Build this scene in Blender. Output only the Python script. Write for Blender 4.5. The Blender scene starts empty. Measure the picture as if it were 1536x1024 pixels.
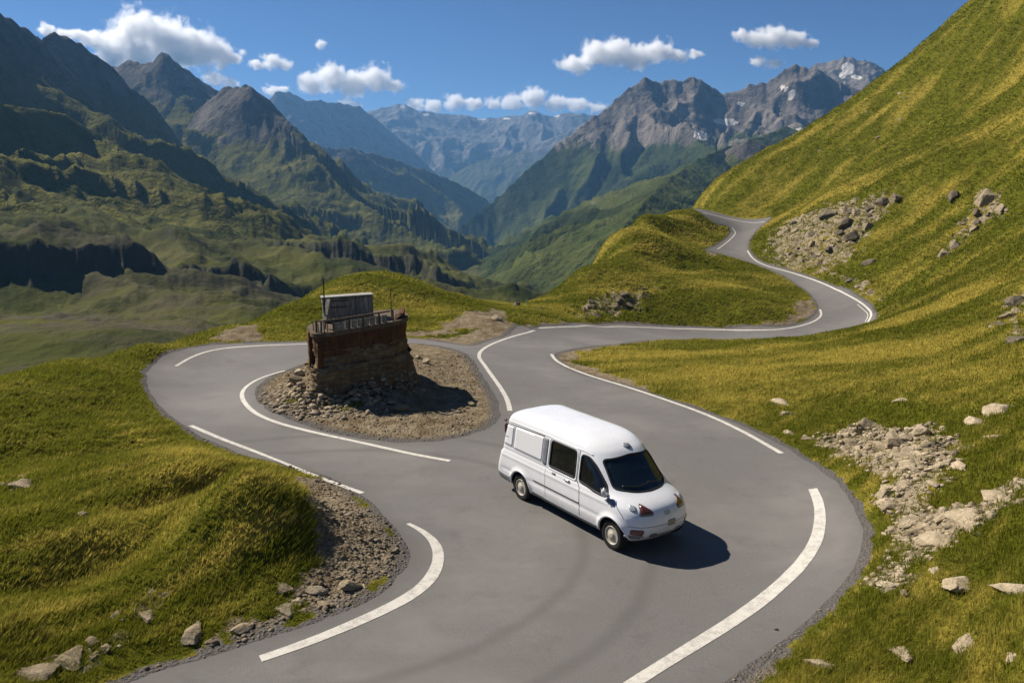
import bpy, bmesh, math, random
import numpy as np
from mathutils import Vector, Matrix
from mathutils.geometry import delaunay_2d_cdt
from mathutils.bvhtree import BVHTree
rng = np.random.default_rng(7)
random.seed(7)
SC = bpy.context.scene
COL = SC.collection

# ------------------------------------------------------------------ camera
W0, H0, F0 = 1536.0, 1024.0, 1250.0
PITCH = math.radians(11.1)
CAMZ = 7.6
cam = bpy.data.objects.new("camera", bpy.data.cameras.new("camera"))
COL.objects.link(cam)
cam.location = (0, 0, CAMZ)
cam.rotation_euler = (math.pi / 2 - PITCH, 0, 0)
cam.data.sensor_width = 36.0
cam.data.lens = 36.0 * F0 / W0
cam.data.clip_start = 0.1
cam.data.clip_end = 60000
SC.camera = cam
cP, sP = math.cos(PITCH), math.sin(PITCH)


def ray(px, py):
    """direction seen at a place of the photograph: azimuth and tangent of elevation"""
    x = (np.asarray(px, float) - 768) / F0
    y = (np.asarray(py, float) - 512) / F0
    fy = cP - y * sP
    fz = -sP - y * cP
    h = np.hypot(x, fy)
    return np.arctan2(x, fy), fz / h


def at_rho(px, py, rho):
    a, t = ray(px, py)
    return np.stack([rho * np.sin(a), rho * np.cos(a), CAMZ + rho * t], -1)


# ------------------------------------------------------------------ noise
_perm = np.random.default_rng(11).permutation(512).astype(np.int64)
_perm = np.concatenate([_perm, _perm, _perm])
_ga = np.random.default_rng(12).uniform(0, 2 * np.pi, 512)
_gx, _gy = np.cos(_ga), np.sin(_ga)


def perlin2(x, y):
    xi = np.floor(x).astype(np.int64); yi = np.floor(y).astype(np.int64)
    xf = x - xi; yf = y - yi
    xi &= 511; yi &= 511
    u = xf * xf * xf * (xf * (xf * 6 - 15) + 10)
    v = yf * yf * yf * (yf * (yf * 6 - 15) + 10)

    def g(ix, iy, dx, dy):
        k = _perm[(_perm[ix & 511] + iy) & 511]
        return _gx[k] * dx + _gy[k] * dy
    n00 = g(xi, yi, xf, yf); n10 = g(xi + 1, yi, xf - 1, yf)
    n01 = g(xi, yi + 1, xf, yf - 1); n11 = g(xi + 1, yi + 1, xf - 1, yf - 1)
    a = n00 + u * (n10 - n00); b = n01 + u * (n11 - n01)
    return (a + v * (b - a)) * 1.5


def fbm(x, y, octv=5, lac=2.03, gain=0.5):
    s = 0; a = 1.0; t = 0
    for i in range(octv):
        s = s + a * perlin2(x + 17.3 * i, y - 9.1 * i); t += a
        x = x * lac; y = y * lac; a *= gain
    return s / t


def ridged(x, y, octv=5, lac=2.05, gain=0.5):
    s = 0; a = 1.0; t = 0; w = 1.0
    for i in range(octv):
        n = 1 - np.abs(perlin2(x + 31.7 * i, y + 5.3 * i)) * 1.6
        n = np.clip(n, 0, 1) ** 2
        s = s + a * n * w; t += a
        w = np.clip(n * 1.6, 0.25, 1)
        x = x * lac; y = y * lac; a *= gain
    return s / t


def sstep(a, b, x):
    t = np.clip((x - a) / (b - a), 0, 1)
    return t * t * (3 - 2 * t)


# ------------------------------------------------------------------ polygons
def inside(poly, P):
    x, y = P[:, 0], P[:, 1]
    r = np.zeros(len(P), bool)
    n = len(poly); j = n - 1
    for i in range(n):
        xi, yi = poly[i]; xj, yj = poly[j]
        if yi != yj:
            c = ((yi > y) != (yj > y)) & (x < (xj - xi) * (y - yi) / (yj - yi) + xi)
            r ^= c
        j = i
    return r


def dist_line(poly, P, closed=True):
    d = np.full(len(P), 1e9)
    n = len(poly)
    for i in range(n if closed else n - 1):
        a = poly[i]; b = poly[(i + 1) % n]
        ab = b - a; L = ab @ ab
        if L < 1e-12:
            continue
        t = np.clip(((P - a) @ ab) / L, 0, 1)
        q = P - a - t[:, None] * ab
        d = np.minimum(d, q[:, 0] ** 2 + q[:, 1] ** 2)
    return np.sqrt(d)


def smooth(pts, n=4, closed=False):
    """Catmull-Rom through points"""
    P = np.asarray(pts, float)
    out = []
    m = len(P)
    for i in range(m if closed else m - 1):
        if closed:
            p0, p1, p2, p3 = P[i - 1], P[i], P[(i + 1) % m], P[(i + 2) % m]
        else:
            p0, p1, p2, p3 = P[max(i - 1, 0)], P[i], P[i + 1], P[min(i + 2, m - 1)]
        for k in range(n):
            t = k / n
            out.append(0.5 * ((2 * p1) + (p2 - p0) * t + (2 * p0 - 5 * p1 + 4 * p2 - p3) * t * t + (3 * p1 - p0 - 3 * p2 + p3) * t ** 3))
    if not closed:
        out.append(P[-1])
    return np.array(out)


# ------------------------------------------------------------------ the lie of the land: heights at surveyed places
# ('z', px, py, height) or ('r', px, py, ground distance) or ('w', px, distance, height)
CP = []
def Z(*a):
    for px, py, z in a: CP.append(('z', px, py, z))
def R(*a):
    for px, py, r in a: CP.append(('r', px, py, r))
def Wd(*a):
    for px, r, z in a: CP.append(('w', px, r, z))
# level junction round the van
Z((200, 1024, 0), (600, 1024, 0), (1000, 1024, 0), (610, 850, 0), (900, 850, 0), (1290, 800, 0), (1200, 940, 0), (1060, 1024, 0),
  (540, 740, 0), (400, 690, 0), (290, 650, 0), (222, 580, 0), (240, 545, 0), (310, 521, 0), (465, 515, 0), (450, 560, 0), (680, 690, 0),
  (740, 640, 0), (540, 600, .1), (700, 570, 0), (1000, 650, 0), (1220, 690, .05), (850, 600, -.1), (600, 540, 0.05), (1100, 720, 0), (750, 900, 0))
# road away from the junction
Z((720, 530, -.5), (780, 545, -.6), (835, 532, -.9), (760, 510, -1.1), (800, 496, -2.2), (880, 513, -2.3), (900, 488, -3.4), (1000, 507, -3.9), (1000, 490, -4.2),
  (1100, 508, -4.2), (1100, 493, -4.3), (1200, 505, -3.9), (1190, 489, -4.0), (1290, 487, -3.4), (1308, 470, -3.2), (1228, 462, -3.4), (1262, 470, -3.5), (1250, 435, -2.4), (1195, 426, -2.5),
  (1130, 388, -1.0), (1105, 365, .1), (1112, 347, 1.1), (1100, 327, 2.3), (1050, 325, 2.4), (1150, 325, 2.4))
# spur left of the upper road
R((830, 472, 60), (900, 470, 66), (1000, 470, 70), (1120, 470, 70), (820, 448, 74), (860, 420, 78), (900, 420, 74), (910, 365, 88), (960, 326, 98), (1010, 317, 106), (1030, 316, 112), (1000, 400, 82), (1100, 430, 78), (1000, 350, 96), (1060, 400, 84),
  (1150, 450, 74), (1060, 345, 104))
Wd((820, 95, -18), (870, 105, -18), (930, 125, -16), (990, 140, -10), (1040, 165, -8), (1010, 180, -22), (900, 150, -40))
# knoll behind the tower
R((375, 496, 42), (480, 500, 44), (600, 498, 46), (690, 497, 47), (430, 458, 51), (480, 432, 58), (540, 416, 61), (590, 411, 62), (640, 424, 61), (700, 449, 58), (590, 455, 53), (500, 468, 50), (680, 475, 50), (745, 478, 50), (800, 470, 58), (760, 462, 60), (815, 462, 64))
Wd((400, 62, -6), (480, 80, -12), (590, 88, -14), (680, 82, -16), (750, 82, -16), (800, 82, -14), (600, 130, -32), (720, 120, -34))
# left shoulder of the plateau
R((0, 574, 31), (100, 546, 34.5), (220, 521, 38.5), (330, 493, 42.5), (-150, 620, 27), (150, 560, 32.5), (-300, 680, 25))
Wd((-300, 45, -14), (-100, 48, -13), (0, 50, -12.5), (100, 54, -12), (220, 58, -11), (330, 60, -9))
Z((0, 700, .3), (100, 640, .2), (200, 700, .35), (100, 820, .5), (0, 950, .6), (250, 850, .3), (420, 800, .5), (400, 940, .1), (-150, 900, .8), (-200, 1100, .9), (60, 1010, .3))
# right meadow
Z((900, 528, -1.3), (1000, 516, -2.3), (1100, 516, -2.3), (1200, 512, -2.2), (1100, 560, -.2), (1000, 560, -.4), (1200, 560, .0), (1300, 505, -1.0), (1320, 560, .35), (1300, 650, .25), (1400, 600, .8), (1536, 560, 1.8),
  (1536, 700, 1.25), (1400, 720, .7), (1536, 850, 1.0), (1400, 850, .55), (1300, 980, .2), (1536, 1010, .9), (1320, 485, -1.8), (1700, 700, 2.6), (1700, 1000, 1.7), (1900, 800, 3.6), (1600, 1200, 1.2))
# right hillside
R((1420, 500, 44), (1536, 480, 42), (1600, 420, 52), (1330, 462, 70), (1400, 430, 72), (1480, 420, 62), (1290, 425, 80), (1180, 385, 93), (1150, 350, 104), (1220, 340, 98), (1300, 350, 92), (1400, 330, 90), (1500, 330, 84), (1250, 280, 112), (1400, 220, 112), (1500, 180, 112),
  (1480, 0, 150), (1400, 58, 150), (1310, 128, 150), (1200, 205, 150), (1100, 276, 147), (1042, 312, 140), (1160, 300, 126), (1536, 60, 132), (1536, -60, 146), (1600, 300, 76), (1700, 100, 100), (1800, 400, 50), (1850, -50, 110), (1620, -160, 165), (1330, 200, 130))
Wd((1480, 230, 30), (1310, 230, 14), (1200, 220, 2), (1100, 215, -14), (1042, 200, -20), (1700, 260, 70), (1400, 300, 0), (1200, 320, -30))
# valley and the moor across it on the left
R((0, 560, 112), (150, 520, 118), (250, 500, 125), (0, 490, 160), (200, 470, 175), (330, 478, 160), (0, 432, 222), (100, 435, 222), (200, 432, 226), (0, 364, 242), (100, 364, 246), (190, 368, 250), (330, 440, 222), (420, 455, 205), (300, 405, 270), (300, 420, 262),
  (400, 410, 275), (400, 432, 262), (450, 385, 330), (520, 400, 300), (0, 335, 330), (150, 335, 345), (300, 352, 390), (420, 366, 450), (540, 366, 480), (640, 384, 460), (690, 412, 420), (722, 444, 380), (560, 420, 330), (650, 425, 340))
Wd((560, 620, -62), (650, 640, -90), (730, 560, -85), (200, 560, -8), (0, 560, 10), (400, 620, -40), (-200, 300, 0), (-300, 120, -18), (-300, 600, 40))
R((745, 430, 620), (790, 440, 420), (700, 400, 900), (660, 385, 1500), (640, 378, 2000), (840, 440, 330), (760, 452, 330))
Wd((900, 400, -60), (1000, 500, -60), (1200, 600, -40), (900, 900, -80), (1200, 1200, -60), (500, 1300, -150), (300, 1300, -130), (0, 1300, -60), (640, 3300, -260), (200, 3300, -200), (1000, 3300, -200), (1500, 3300, -150), (1500, 600, 20), (1500, 1200, 0), (1900, 600, 40), (-400, 1300, 0), (-400, 3300, -100), (1900, 3300, 0))
# underneath and beside the viewpoint
for q in (-400, 100, 768, 1400, 1900):
    CP.append(('w', q, 7.0, 0.0 if q < 1500 else .6)); CP.append(('w', q, 3.5, 0.0 if q < 1500 else .4))
for a_, prof in ((.85, ((3.5, .3), (7, .8), (12, 2.0), (20, 4.6))), (1.1, ((3.5, .4), (7, 1.0), (12, 2.6), (20, 5.5), (45, 16))), (1.5, ((3.5, .5), (7, 1.2), (12, 3.0), (20, 6.5), (45, 19), (120, 60))),
                 (-.85, ((3.5, 0), (7, .1), (12, .6))), (-1.1, ((3.5, 0), (7, .2), (12, .7), (20, .4), (40, -12))), (-1.5, ((3.5, 0), (7, .2), (12, .6), (20, .2), (40, -12), (120, -25)))):
    for r_, z_ in prof: CP.append(('a', a_, r_, z_))
_A, _U, _V = [], [], []
for k, px, a, b in CP:
    if k == 'z':
        az, t = ray(px, a); rho = (b - CAMZ) / t; z = b
    elif k == 'a':
        az, rho, z = px, a, b
    elif k == 'r':
        az, t = ray(px, a); rho = b; z = CAMZ + rho * t
    else:
        az, t = ray(px, 500); rho = a; z = b
    _A.append(float(az)); _U.append(math.log(rho)); _V.append(float(z))
_A, _U, _V = map(np.array, (_A, _U, _V))
if __name__ == "__main__" and 0:
    for c, u, v in zip(CP, _U, _V): print(c, round(math.exp(u), 1), round(v, 2))


# scarps: steep banks of the moor; crest line (px, py, distance), height, softness
SCARPS = [([(-300, 372, 236), (0, 366, 236), (60, 371, 234), (120, 366, 236), (165, 364, 238), (203, 374, 240), (240, 392, 243), (290, 410, 245)], 7.0, 4.0),
          ([(205, 424, 262), (250, 420, 262), (281, 415, 262), (325, 419, 262), (344, 413, 264), (390, 409, 268), (440, 414, 275), (500, 430, 285)], 7.5, 4.0),
          ([(330, 378, 420), (380, 372, 400), (460, 372, 380), (540, 384, 372), (600, 396, 372), (650, 412, 365), (690, 428, 380), (720, 442, 420)], 8.0, 4.0)]
_SC = []
for _l, _h, _w in SCARPS:
    _q = np.array(_l, float); _SC.append((at_rho(_q[:, 0], _q[:, 1], _q[:, 2])[:, :2], _h, _w))


def scarp(P):
    out = np.zeros(len(P))
    for c, h, w in _SC:
        lo = c.min(0) - 160; hi = c.max(0) + 160
        m = ((P > lo) & (P < hi)).all(1)
        if not m.any(): continue
        Q = P[m]; best = np.full(len(Q), 1e18); sd_ = np.zeros(len(Q)); tt_ = np.zeros(len(Q)); n = len(c) - 1
        for i in range(n):
            a, b = c[i], c[i + 1]; ab = b - a; t = np.clip(((Q - a) @ ab) / (ab @ ab), 0, 1)
            q = Q - a - t[:, None] * ab; d = (q ** 2).sum(1); up = d < best
            best = np.where(up, d, best); sd_ = np.where(up, np.sign(ab[0] * q[:, 1] - ab[1] * q[:, 0]), sd_); tt_ = np.where(up, (i + t) / n, tt_)
        d = np.sqrt(best) * sd_ + fbm(Q[:, 0] * .035, Q[:, 1] * .035, 6, gain=.6) * 24
        k = sstep(-w, w, d) * np.exp(-np.maximum(d, 0) / 70) * sstep(0, .3, tt_) * sstep(1, .7, tt_)
        out[m] += h * k
    return out


_CPP = np.stack([np.exp(_U) * np.sin(_A), np.exp(_U) * np.cos(_A)], -1)
_V = _V - scarp(_CPP)


def _tps():
    n = len(_A)
    d2 = (_A[:, None] - _A) ** 2 + (_U[:, None] - _U) ** 2
    K = np.where(d2 > 0, 0.5 * d2 * np.log(np.maximum(d2, 1e-20)), 0)
    w = 3e-6 * (1 + 0 * _A)
    K[np.arange(n), np.arange(n)] += w
    M = np.zeros((n + 3, n + 3)); M[:n, :n] = K
    M[:n, n] = 1; M[:n, n + 1] = _A; M[:n, n + 2] = _U
    M[n:, :n] = M[:n, n:].T
    return np.linalg.solve(M, np.concatenate([_V, np.zeros(3)]))


_C = _tps()


def S_pol(a, u):
    a = np.asarray(a, float).ravel(); u = np.asarray(u, float).ravel()
    out = np.empty(len(a)); n = len(_A)
    for s in range(0, len(a), 60000):
        aa = a[s:s + 60000, None]; uu = u[s:s + 60000, None]
        d2 = (aa - _A) ** 2 + (uu - _U) ** 2
        d2 = np.maximum(d2, 1e-20)
        out[s:s + 60000] = (0.5 * d2 * np.log(d2)) @ _C[:n]
    return out + _C[n] + _C[n + 1] * a + _C[n + 2] * u


# local swellings and hollows of the turf and the rubble mound under the tower: px, py on the ground, radius, height, stretch, angle
def ground_pt(px, py, z=0.0):
    a, t = ray(px, py); rho = (z - CAMZ) / t
    return np.array([rho * math.sin(a), rho * math.cos(a)])


BUMPS = [(385, 832, 1.3, .85, 1.0, 0), (335, 850, 1.6, .5, 1.5, .6), (225, 745, 1.8, .55, 1.8, .5), (100, 660, 2.6, .45, 1.6, .3), (300, 775, .55, -.5, 3.2, 1.0),
         (170, 880, .6, -.35, 3.0, .9), (60, 850, 1.6, .4, 1.5, .5), (540, 592, 2.6, .42, 1.2, .8), (610, 640, 1.2, .1, 1, 0),
         (1350, 760, 2.0, .28, 1.5, 1.2), (1480, 760, 2.0, .3, 1.4, 1.0), (1440, 900, 1.4, .25, 1.5, .3)]
BP = [(ground_pt(b[0], b[1]), *b[2:]) for b in BUMPS]


def S(P):
    """ground height at world places P (N,2)"""
    P = np.asarray(P, float)
    rho = np.maximum(np.hypot(P[:, 0], P[:, 1]), 1.0)
    z = S_pol(np.arctan2(P[:, 0], P[:, 1]), np.log(rho))
    z = z + scarp(P)
    for c, r, h, st, an in BP:
        q = P - c; ca, sa = math.cos(an), math.sin(an)
        e = ((q[:, 0] * ca + q[:, 1] * sa) / (r * st)) ** 2 + ((-q[:, 0] * sa + q[:, 1] * ca) / r) ** 2
        z = z + h * np.exp(-e)
    return z


def drop(pxy, base=False):
    """where the sight line through a place of the photograph first meets the ground"""
    pxy = np.atleast_2d(np.asarray(pxy, float))
    a, t = ray(pxy[:, 0], pxy[:, 1])
    us = np.linspace(math.log(6.5), math.log(240), 420)
    g = S(np.stack([np.exp(us)[None] * np.sin(a)[:, None], np.exp(us)[None] * np.cos(a)[:, None]], -1).reshape(-1, 2)).reshape(len(a), -1)
    h = CAMZ + np.exp(us)[None] * t[:, None]
    below = h < g
    i = np.where(below.any(1), below.argmax(1), len(us) - 1)
    i = np.maximum(i, 1)
    k = np.arange(len(a))
    d0 = h[k, i - 1] - g[k, i - 1]; d1 = h[k, i] - g[k, i]
    f = np.clip(d0 / np.where(d0 - d1 == 0, 1, d0 - d1), 0, 1)
    rho = np.exp(us[i - 1] + f * (us[1] - us[0]))
    top = (pxy[:, 1] < 331) & (pxy[:, 0] > 1030) & (pxy[:, 0] < 1160)      # the hidden-most bit of road lies level
    rho = np.where(top, (2.4 - CAMZ) / t, rho)
    return np.stack([rho * np.sin(a), rho * np.cos(a)], -1)


# ------------------------------------------------------------------ object helpers
def link(name, me, mats=(), parent=None, smooth_=True):
    o = bpy.data.objects.new(name, me)
    COL.objects.link(o)
    for m in (mats if isinstance(mats, (list, tuple)) else [mats]):
        me.materials.append(m)
    if parent is not None:
        o.parent = parent
    if smooth_ and len(me.polygons):
        me.polygons.foreach_set('use_smooth', np.ones(len(me.polygons), bool))
    return o


def tag(o, label=None, cat=None, group=None, kind=None):
    if label: o['label'] = label
    if cat: o['category'] = cat
    if group: o['group'] = group
    if kind: o['kind'] = kind
    return o


def np_mesh(name, V, Fq):
    """mesh from arrays; Fq (n,3) or (n,4)"""
    me = bpy.data.meshes.new(name)
    V = np.asarray(V, np.float32); Fq = np.asarray(Fq, np.int32)
    k = Fq.shape[1]
    me.vertices.add(len(V)); me.vertices.foreach_set('co', V.ravel())
    me.loops.add(Fq.size); me.loops.foreach_set('vertex_index', Fq.ravel())
    me.polygons.add(len(Fq))
    me.polygons.foreach_set('loop_start', np.arange(0, Fq.size, k, dtype=np.int32))
    me.update(calc_edges=True)
    return me


def grid_faces(nr, nc):
    i = np.arange(nr - 1)[:, None] * nc + np.arange(nc - 1)[None]
    i = i.ravel()
    return np.stack([i, i + 1, i + nc + 1, i + nc], -1)


def attr(me, name, arr):
    a = me.attributes.new(name, 'FLOAT', 'POINT')
    a.data.foreach_set('value', np.asarray(arr, np.float32).ravel())


# ------------------------------------------------------------------ material helpers
class NT:
    def __init__(s, name):
        s.m = bpy.data.materials.new(name); s.m.use_nodes = True
        s.t = s.m.node_tree; s.n = s.t.nodes; s.l = s.t.links
        s.b = s.n['Principled BSDF']; s.out = s.n['Material Output']
    def new(s, ty, **kw):
        n = s.n.new(ty)
        for k, v in kw.items(): setattr(n, k, v)
        return n
    def put(s, sock, v):
        if v is None: return
        if hasattr(v, 'node'): s.l.new(v, sock)
        elif isinstance(v, (tuple, list)) and len(v) == 3 and sock.type == 'RGBA': sock.default_value = (*v, 1)
        else: sock.default_value = v
    def noise(s, vec, scale, detail=6, rough=.55, dist=0.0, col=False):
        n = s.new('ShaderNodeTexNoise')
        s.put(n.inputs['Vector'], vec); n.inputs['Scale'].default_value = scale
        n.inputs['Detail'].default_value = detail; n.inputs['Roughness'].default_value = rough; n.inputs['Distortion'].default_value = dist
        return n.outputs['Color' if col else 'Fac']
    def voro(s, vec, scale, feature='F1', out='Distance'):
        n = s.new('ShaderNodeTexVoronoi', feature=feature)
        s.put(n.inputs['Vector'], vec); n.inputs['Scale'].default_value = scale
        return n.outputs[out]
    def pos(s):
        return s.new('ShaderNodeNewGeometry').outputs['Position']
    def obj(s):
        return s.new('ShaderNodeTexCoord').outputs['Object']
    def normal(s):
        return s.new('ShaderNodeNewGeometry').outputs['Normal']
    def map(s, vec, scale=(1, 1, 1), rot=(0, 0, 0), loc=(0, 0, 0)):
        n = s.new('ShaderNodeMapping'); s.put(n.inputs['Vector'], vec)
        n.inputs['Scale'].default_value = scale; n.inputs['Rotation'].default_value = rot; n.inputs['Location'].default_value = loc
        return n.outputs[0]
    def at(s, name):
        return s.new('ShaderNodeAttribute', attribute_name=name).outputs['Fac']
    def rng(s, v, a, b, c=0., d=1., sm=True):
        n = s.new('ShaderNodeMapRange', interpolation_type='SMOOTHSTEP' if sm else 'LINEAR')
        s.put(n.inputs['Value'], v)
        for i, x in zip(('From Min', 'From Max', 'To Min', 'To Max'), (a, b, c, d)): s.put(n.inputs[i], x)
        return n.outputs[0]
    def mix(s, f, a, b, mode='MIX'):
        n = s.new('ShaderNodeMix', data_type='RGBA', blend_type=mode)
        s.put(n.inputs[0], f); s.put(n.inputs[6], a); s.put(n.inputs[7], b)
        return n.outputs[2]
    def math(s, op, a, b=None):
        n = s.new('ShaderNodeMath', operation=op)
        s.put(n.inputs[0], a); s.put(n.inputs[1], b)
        return n.outputs[0]
    def sep(s, v, i):
        n = s.new('ShaderNodeSeparateXYZ'); s.put(n.inputs[0], v); return n.outputs[i]
    def bump(s, h, strength=.5, dist=.05, nrm=None):
        n = s.new('ShaderNodeBump'); s.put(n.inputs['Height'], h)
        n.inputs['Strength'].default_value = strength; n.inputs['Distance'].default_value = dist
        s.put(n.inputs['Normal'], nrm)
        return n.outputs[0]
    def fin(s, col=None, rough=.8, nrm=None, spec=.3, metal=0.0):
        s.put(s.b.inputs['Base Color'], col); s.put(s.b.inputs['Roughness'], rough)
        s.put(s.b.inputs['Normal'], nrm); s.put(s.b.inputs['Specular IOR Level'], spec); s.put(s.b.inputs['Metallic'], metal)
        return s.m


def flat(name, col, rough=.6, spec=.3, metal=0.0, var=.12, scale=6.0):
    """plain paint with slight procedural unevenness"""
    t = NT(name)
    n = t.noise(t.obj(), scale, 5)
    c = t.mix(t.rng(n, .3, .7), tuple(x * (1 - var) for x in col), tuple(min(1, x * (1 + var)) for x in col))
    return t.fin(c, rough, None, spec, metal)
USE_HAZE = True
NGRASS = 380000
# ------------------------------------------------------------------ roads: outlines surveyed on the photograph, dropped on the ground
ROAD_PX = [(60, 1085), (190, 1024), (290, 992), (385, 961), (470, 935), (545, 905), (590, 875), (611, 848), (613, 825), (600, 800), (578, 775), (548, 745), (510, 722), (460, 705), (420, 694), (380, 686),
           (340, 671), (300, 653), (265, 630), (240, 608), (226, 588), (220, 570), (224, 553), (240, 538), (265, 527), (300, 519), (350, 515.5), (400, 514), (465, 512), (540, 509), (610, 507), (650, 511), (690, 517), (712, 518),
           (735, 510), (765, 500.5), (800, 492), (850, 487.5), (900, 486.5), (1000, 488.5), (1100, 491.5), (1165, 490), (1203, 484), (1221, 474), (1228, 462), (1222, 448), (1205, 432), (1180, 416), (1150, 403), (1120, 392),
           (1090, 384), (1066, 377), (1058, 374), (1075, 367), (1090, 357), (1096, 346), (1089, 338), (1066, 331.5), (1036, 328.6), (1050, 328), (1100, 327.6), (1155, 328.6), (1147, 335), (1135, 345), (1125, 358), (1122, 370), (1130, 384),
           (1150, 395), (1184, 405), (1220, 417), (1258, 431), (1288, 446), (1308, 461), (1314, 473), (1306, 485), (1285, 492), (1250, 500), (1200, 507), (1120, 511), (1050, 510), (1000, 510), (950, 512), (900, 518), (865, 522),
           (838, 528), (829, 536), (840, 547), (870, 561), (920, 575), (980, 592), (1040, 611), (1100, 633), (1150, 656), (1200, 684), (1245, 716), (1275, 750), (1292, 785), (1293, 815), (1280, 850), (1250, 890), (1210, 930),
           (1160, 970), (1100, 1010), (1040, 1052), (985, 1100), (700, 1180), (300, 1180)]
ISLE_PX = [(440, 551), (410, 562), (388, 577), (382, 592), (392, 608), (417, 622), (455, 637), (510, 652), (560, 660), (610, 663), (660, 661), (702, 653), (735, 641), (750, 622), (746, 600), (735, 580), (722, 560), (712, 543), (698, 530), (660, 519), (615, 515), (560, 520), (500, 532)]


def ragged(P, amp=.05):
    P = np.array(P); L = np.concatenate([[0], np.cumsum(np.hypot(*np.diff(np.vstack([P, P[:1]]), axis=0).T))])
    q = np.linspace(0, L[-1], int(L[-1] / .22)); Pc = np.vstack([P, P[:1]])
    Q = np.stack([np.interp(q, L, Pc[:, 0]), np.interp(q, L, Pc[:, 1])], -1)[:-1]
    nr_ = np.stack([-np.gradient(Q[:, 1]), np.gradient(Q[:, 0])], -1); nr_ /= np.maximum(np.linalg.norm(nr_, axis=1), 1e-9)[:, None]
    return Q + nr_ * (amp * fbm(q[:-1] * 1.1, q[:-1] * 0 + 3, 4) * 2)[:, None]


road_poly = ragged(smooth(drop(ROAD_PX), 3, True))
isle_poly = ragged(smooth(drop(ISLE_PX), 3, True), .08)
DIRT_PX = {  # bare stony ground
    'verge_left': ([(430, 715), (470, 715), (520, 728), (560, 762), (600, 800), (613, 840), (590, 878), (540, 905), (460, 935), (400, 950), (300, 985), (290, 975), (380, 930), (440, 900), (472, 850), (480, 810), (462, 765)], .5),
    'path': ([(318, 506), (345, 494), (378, 487), (392, 490), (388, 497), (396, 508), (350, 513)], .35),
    'cut': ([(690, 470), (738, 462), (764, 474), (735, 491), (690, 492), (650, 497)], .5),
    'lane': ([(606, 498), (690, 494), (700, 498), (660, 503), (606, 505)], .4),
    'verge_road': ([(700, 500), (780, 487), (850, 483), (900, 483), (1000, 486), (1160, 489), (1160, 493), (850, 492), (765, 504), (716, 524), (640, 516), (612, 512), (650, 506)], .6),
    'corner': ([(826, 534), (836, 526), (880, 517), (960, 511), (990, 513), (930, 520), (880, 530), (862, 542), (900, 556), (985, 590), (970, 592), (870, 566)], .5),
    'shoulder_right': ([(1215, 690), (1262, 720), (1300, 775), (1302, 815), (1286, 860), (1235, 920), (1160, 985), (1060, 1060), (1120, 1065), (1030, 1120), (990, 1090), (1180, 960), (1260, 870), (1286, 800), (1265, 745)], .35),
    'sand': ([(1060, 1040), (1160, 978), (1225, 925), (1235, 935), (1170, 1000), (1100, 1060)], .4),
    'upper': ([(1056, 379), (1066, 368), (1090, 380)], .5), 'inner': ([(1185, 455), (1212, 450), (1224, 462), (1218, 476), (1190, 486), (1150, 489), (1195, 470)], .8),
}
ROCK_PX = {  # thin turf with bedrock showing: outline, feather
    'crag': ([(1140, 395), (1158, 345), (1200, 322), (1240, 305), (1290, 300), (1345, 285), (1350, 300), (1310, 340), (1290, 375), (1270, 400), (1225, 410), (1180, 405)], 2.0),
    'crag_low': ([(1250, 405), (1300, 420), (1325, 450), (1300, 448), (1255, 425)], 1.0),
    'outcrop': ([(1215, 655), (1300, 630), (1345, 640), (1390, 635), (1450, 680), (1455, 690), (1410, 720), (1400, 760), (1440, 760), (1536, 720), (1536, 760), (1470, 790), (1420, 830), (1370, 850), (1345, 895), (1310, 880), (1350, 820), (1345, 770), (1310, 760), (1320, 720), (1290, 700)], .5),
    'spur_rock': ([(860, 462), (900, 440), (960, 425), (985, 430), (960, 465), (920, 476), (870, 476)], 1.2),
    'knob': ([(1450, 300), (1490, 285), (1520, 310), (1480, 335), (1440, 375), (1405, 388), (1440, 340)], 1.5),
    'edge': ([(1495, 485), (1520, 440), (1545, 430), (1545, 500), (1500, 500)], .8),
    'gully': ([(100, 990), (160, 940), (230, 890), (260, 880), (215, 935), (170, 985), (60, 1015)], .4),
    'left_patch': ([(0, 735), (40, 710), (45, 720), (10, 745)], .4),
}
BROWN_PX = [((470, 735), 50, 20)]


def poly_world(px):
    return smooth(drop(px), 2, True)


dirt_polys = {k: (poly_world(v[0]), v[1]) for k, v in DIRT_PX.items()}
rock_polys = {k: (poly_world(v[0]), v[1]) for k, v in ROCK_PX.items()}


def signed(poly, P, margin=6.0):
    """negative inside; only worked out near the outline, a stretch of it at a time"""
    lo = poly.min(0) - margin; hi = poly.max(0) + margin
    near = np.flatnonzero(((P > lo) & (P < hi)).all(1))
    d = np.full(len(P), 99.0)
    if len(near):
        Q = P[near]; best = np.full(len(Q), margin)
        n = len(poly); st_ = 16
        for s in range(0, n, st_):
            seg = poly[np.arange(s, min(s + st_, n) + 1) % n]
            a = seg.min(0) - margin; b = seg.max(0) + margin
            m = np.flatnonzero((Q[:, 0] > a[0]) & (Q[:, 0] < b[0]) & (Q[:, 1] > a[1]) & (Q[:, 1] < b[1]))
            if len(m): best[m] = np.minimum(best[m], dist_line(seg, Q[m], False))
        best[inside(poly, Q)] *= -1
        d[near] = best
    return d


def road_dist(P):
    """signed distance to the asphalt edge, negative on asphalt"""
    a = signed(road_poly, P)
    b = signed(isle_poly, P)
    return np.maximum(a, -b)


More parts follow.
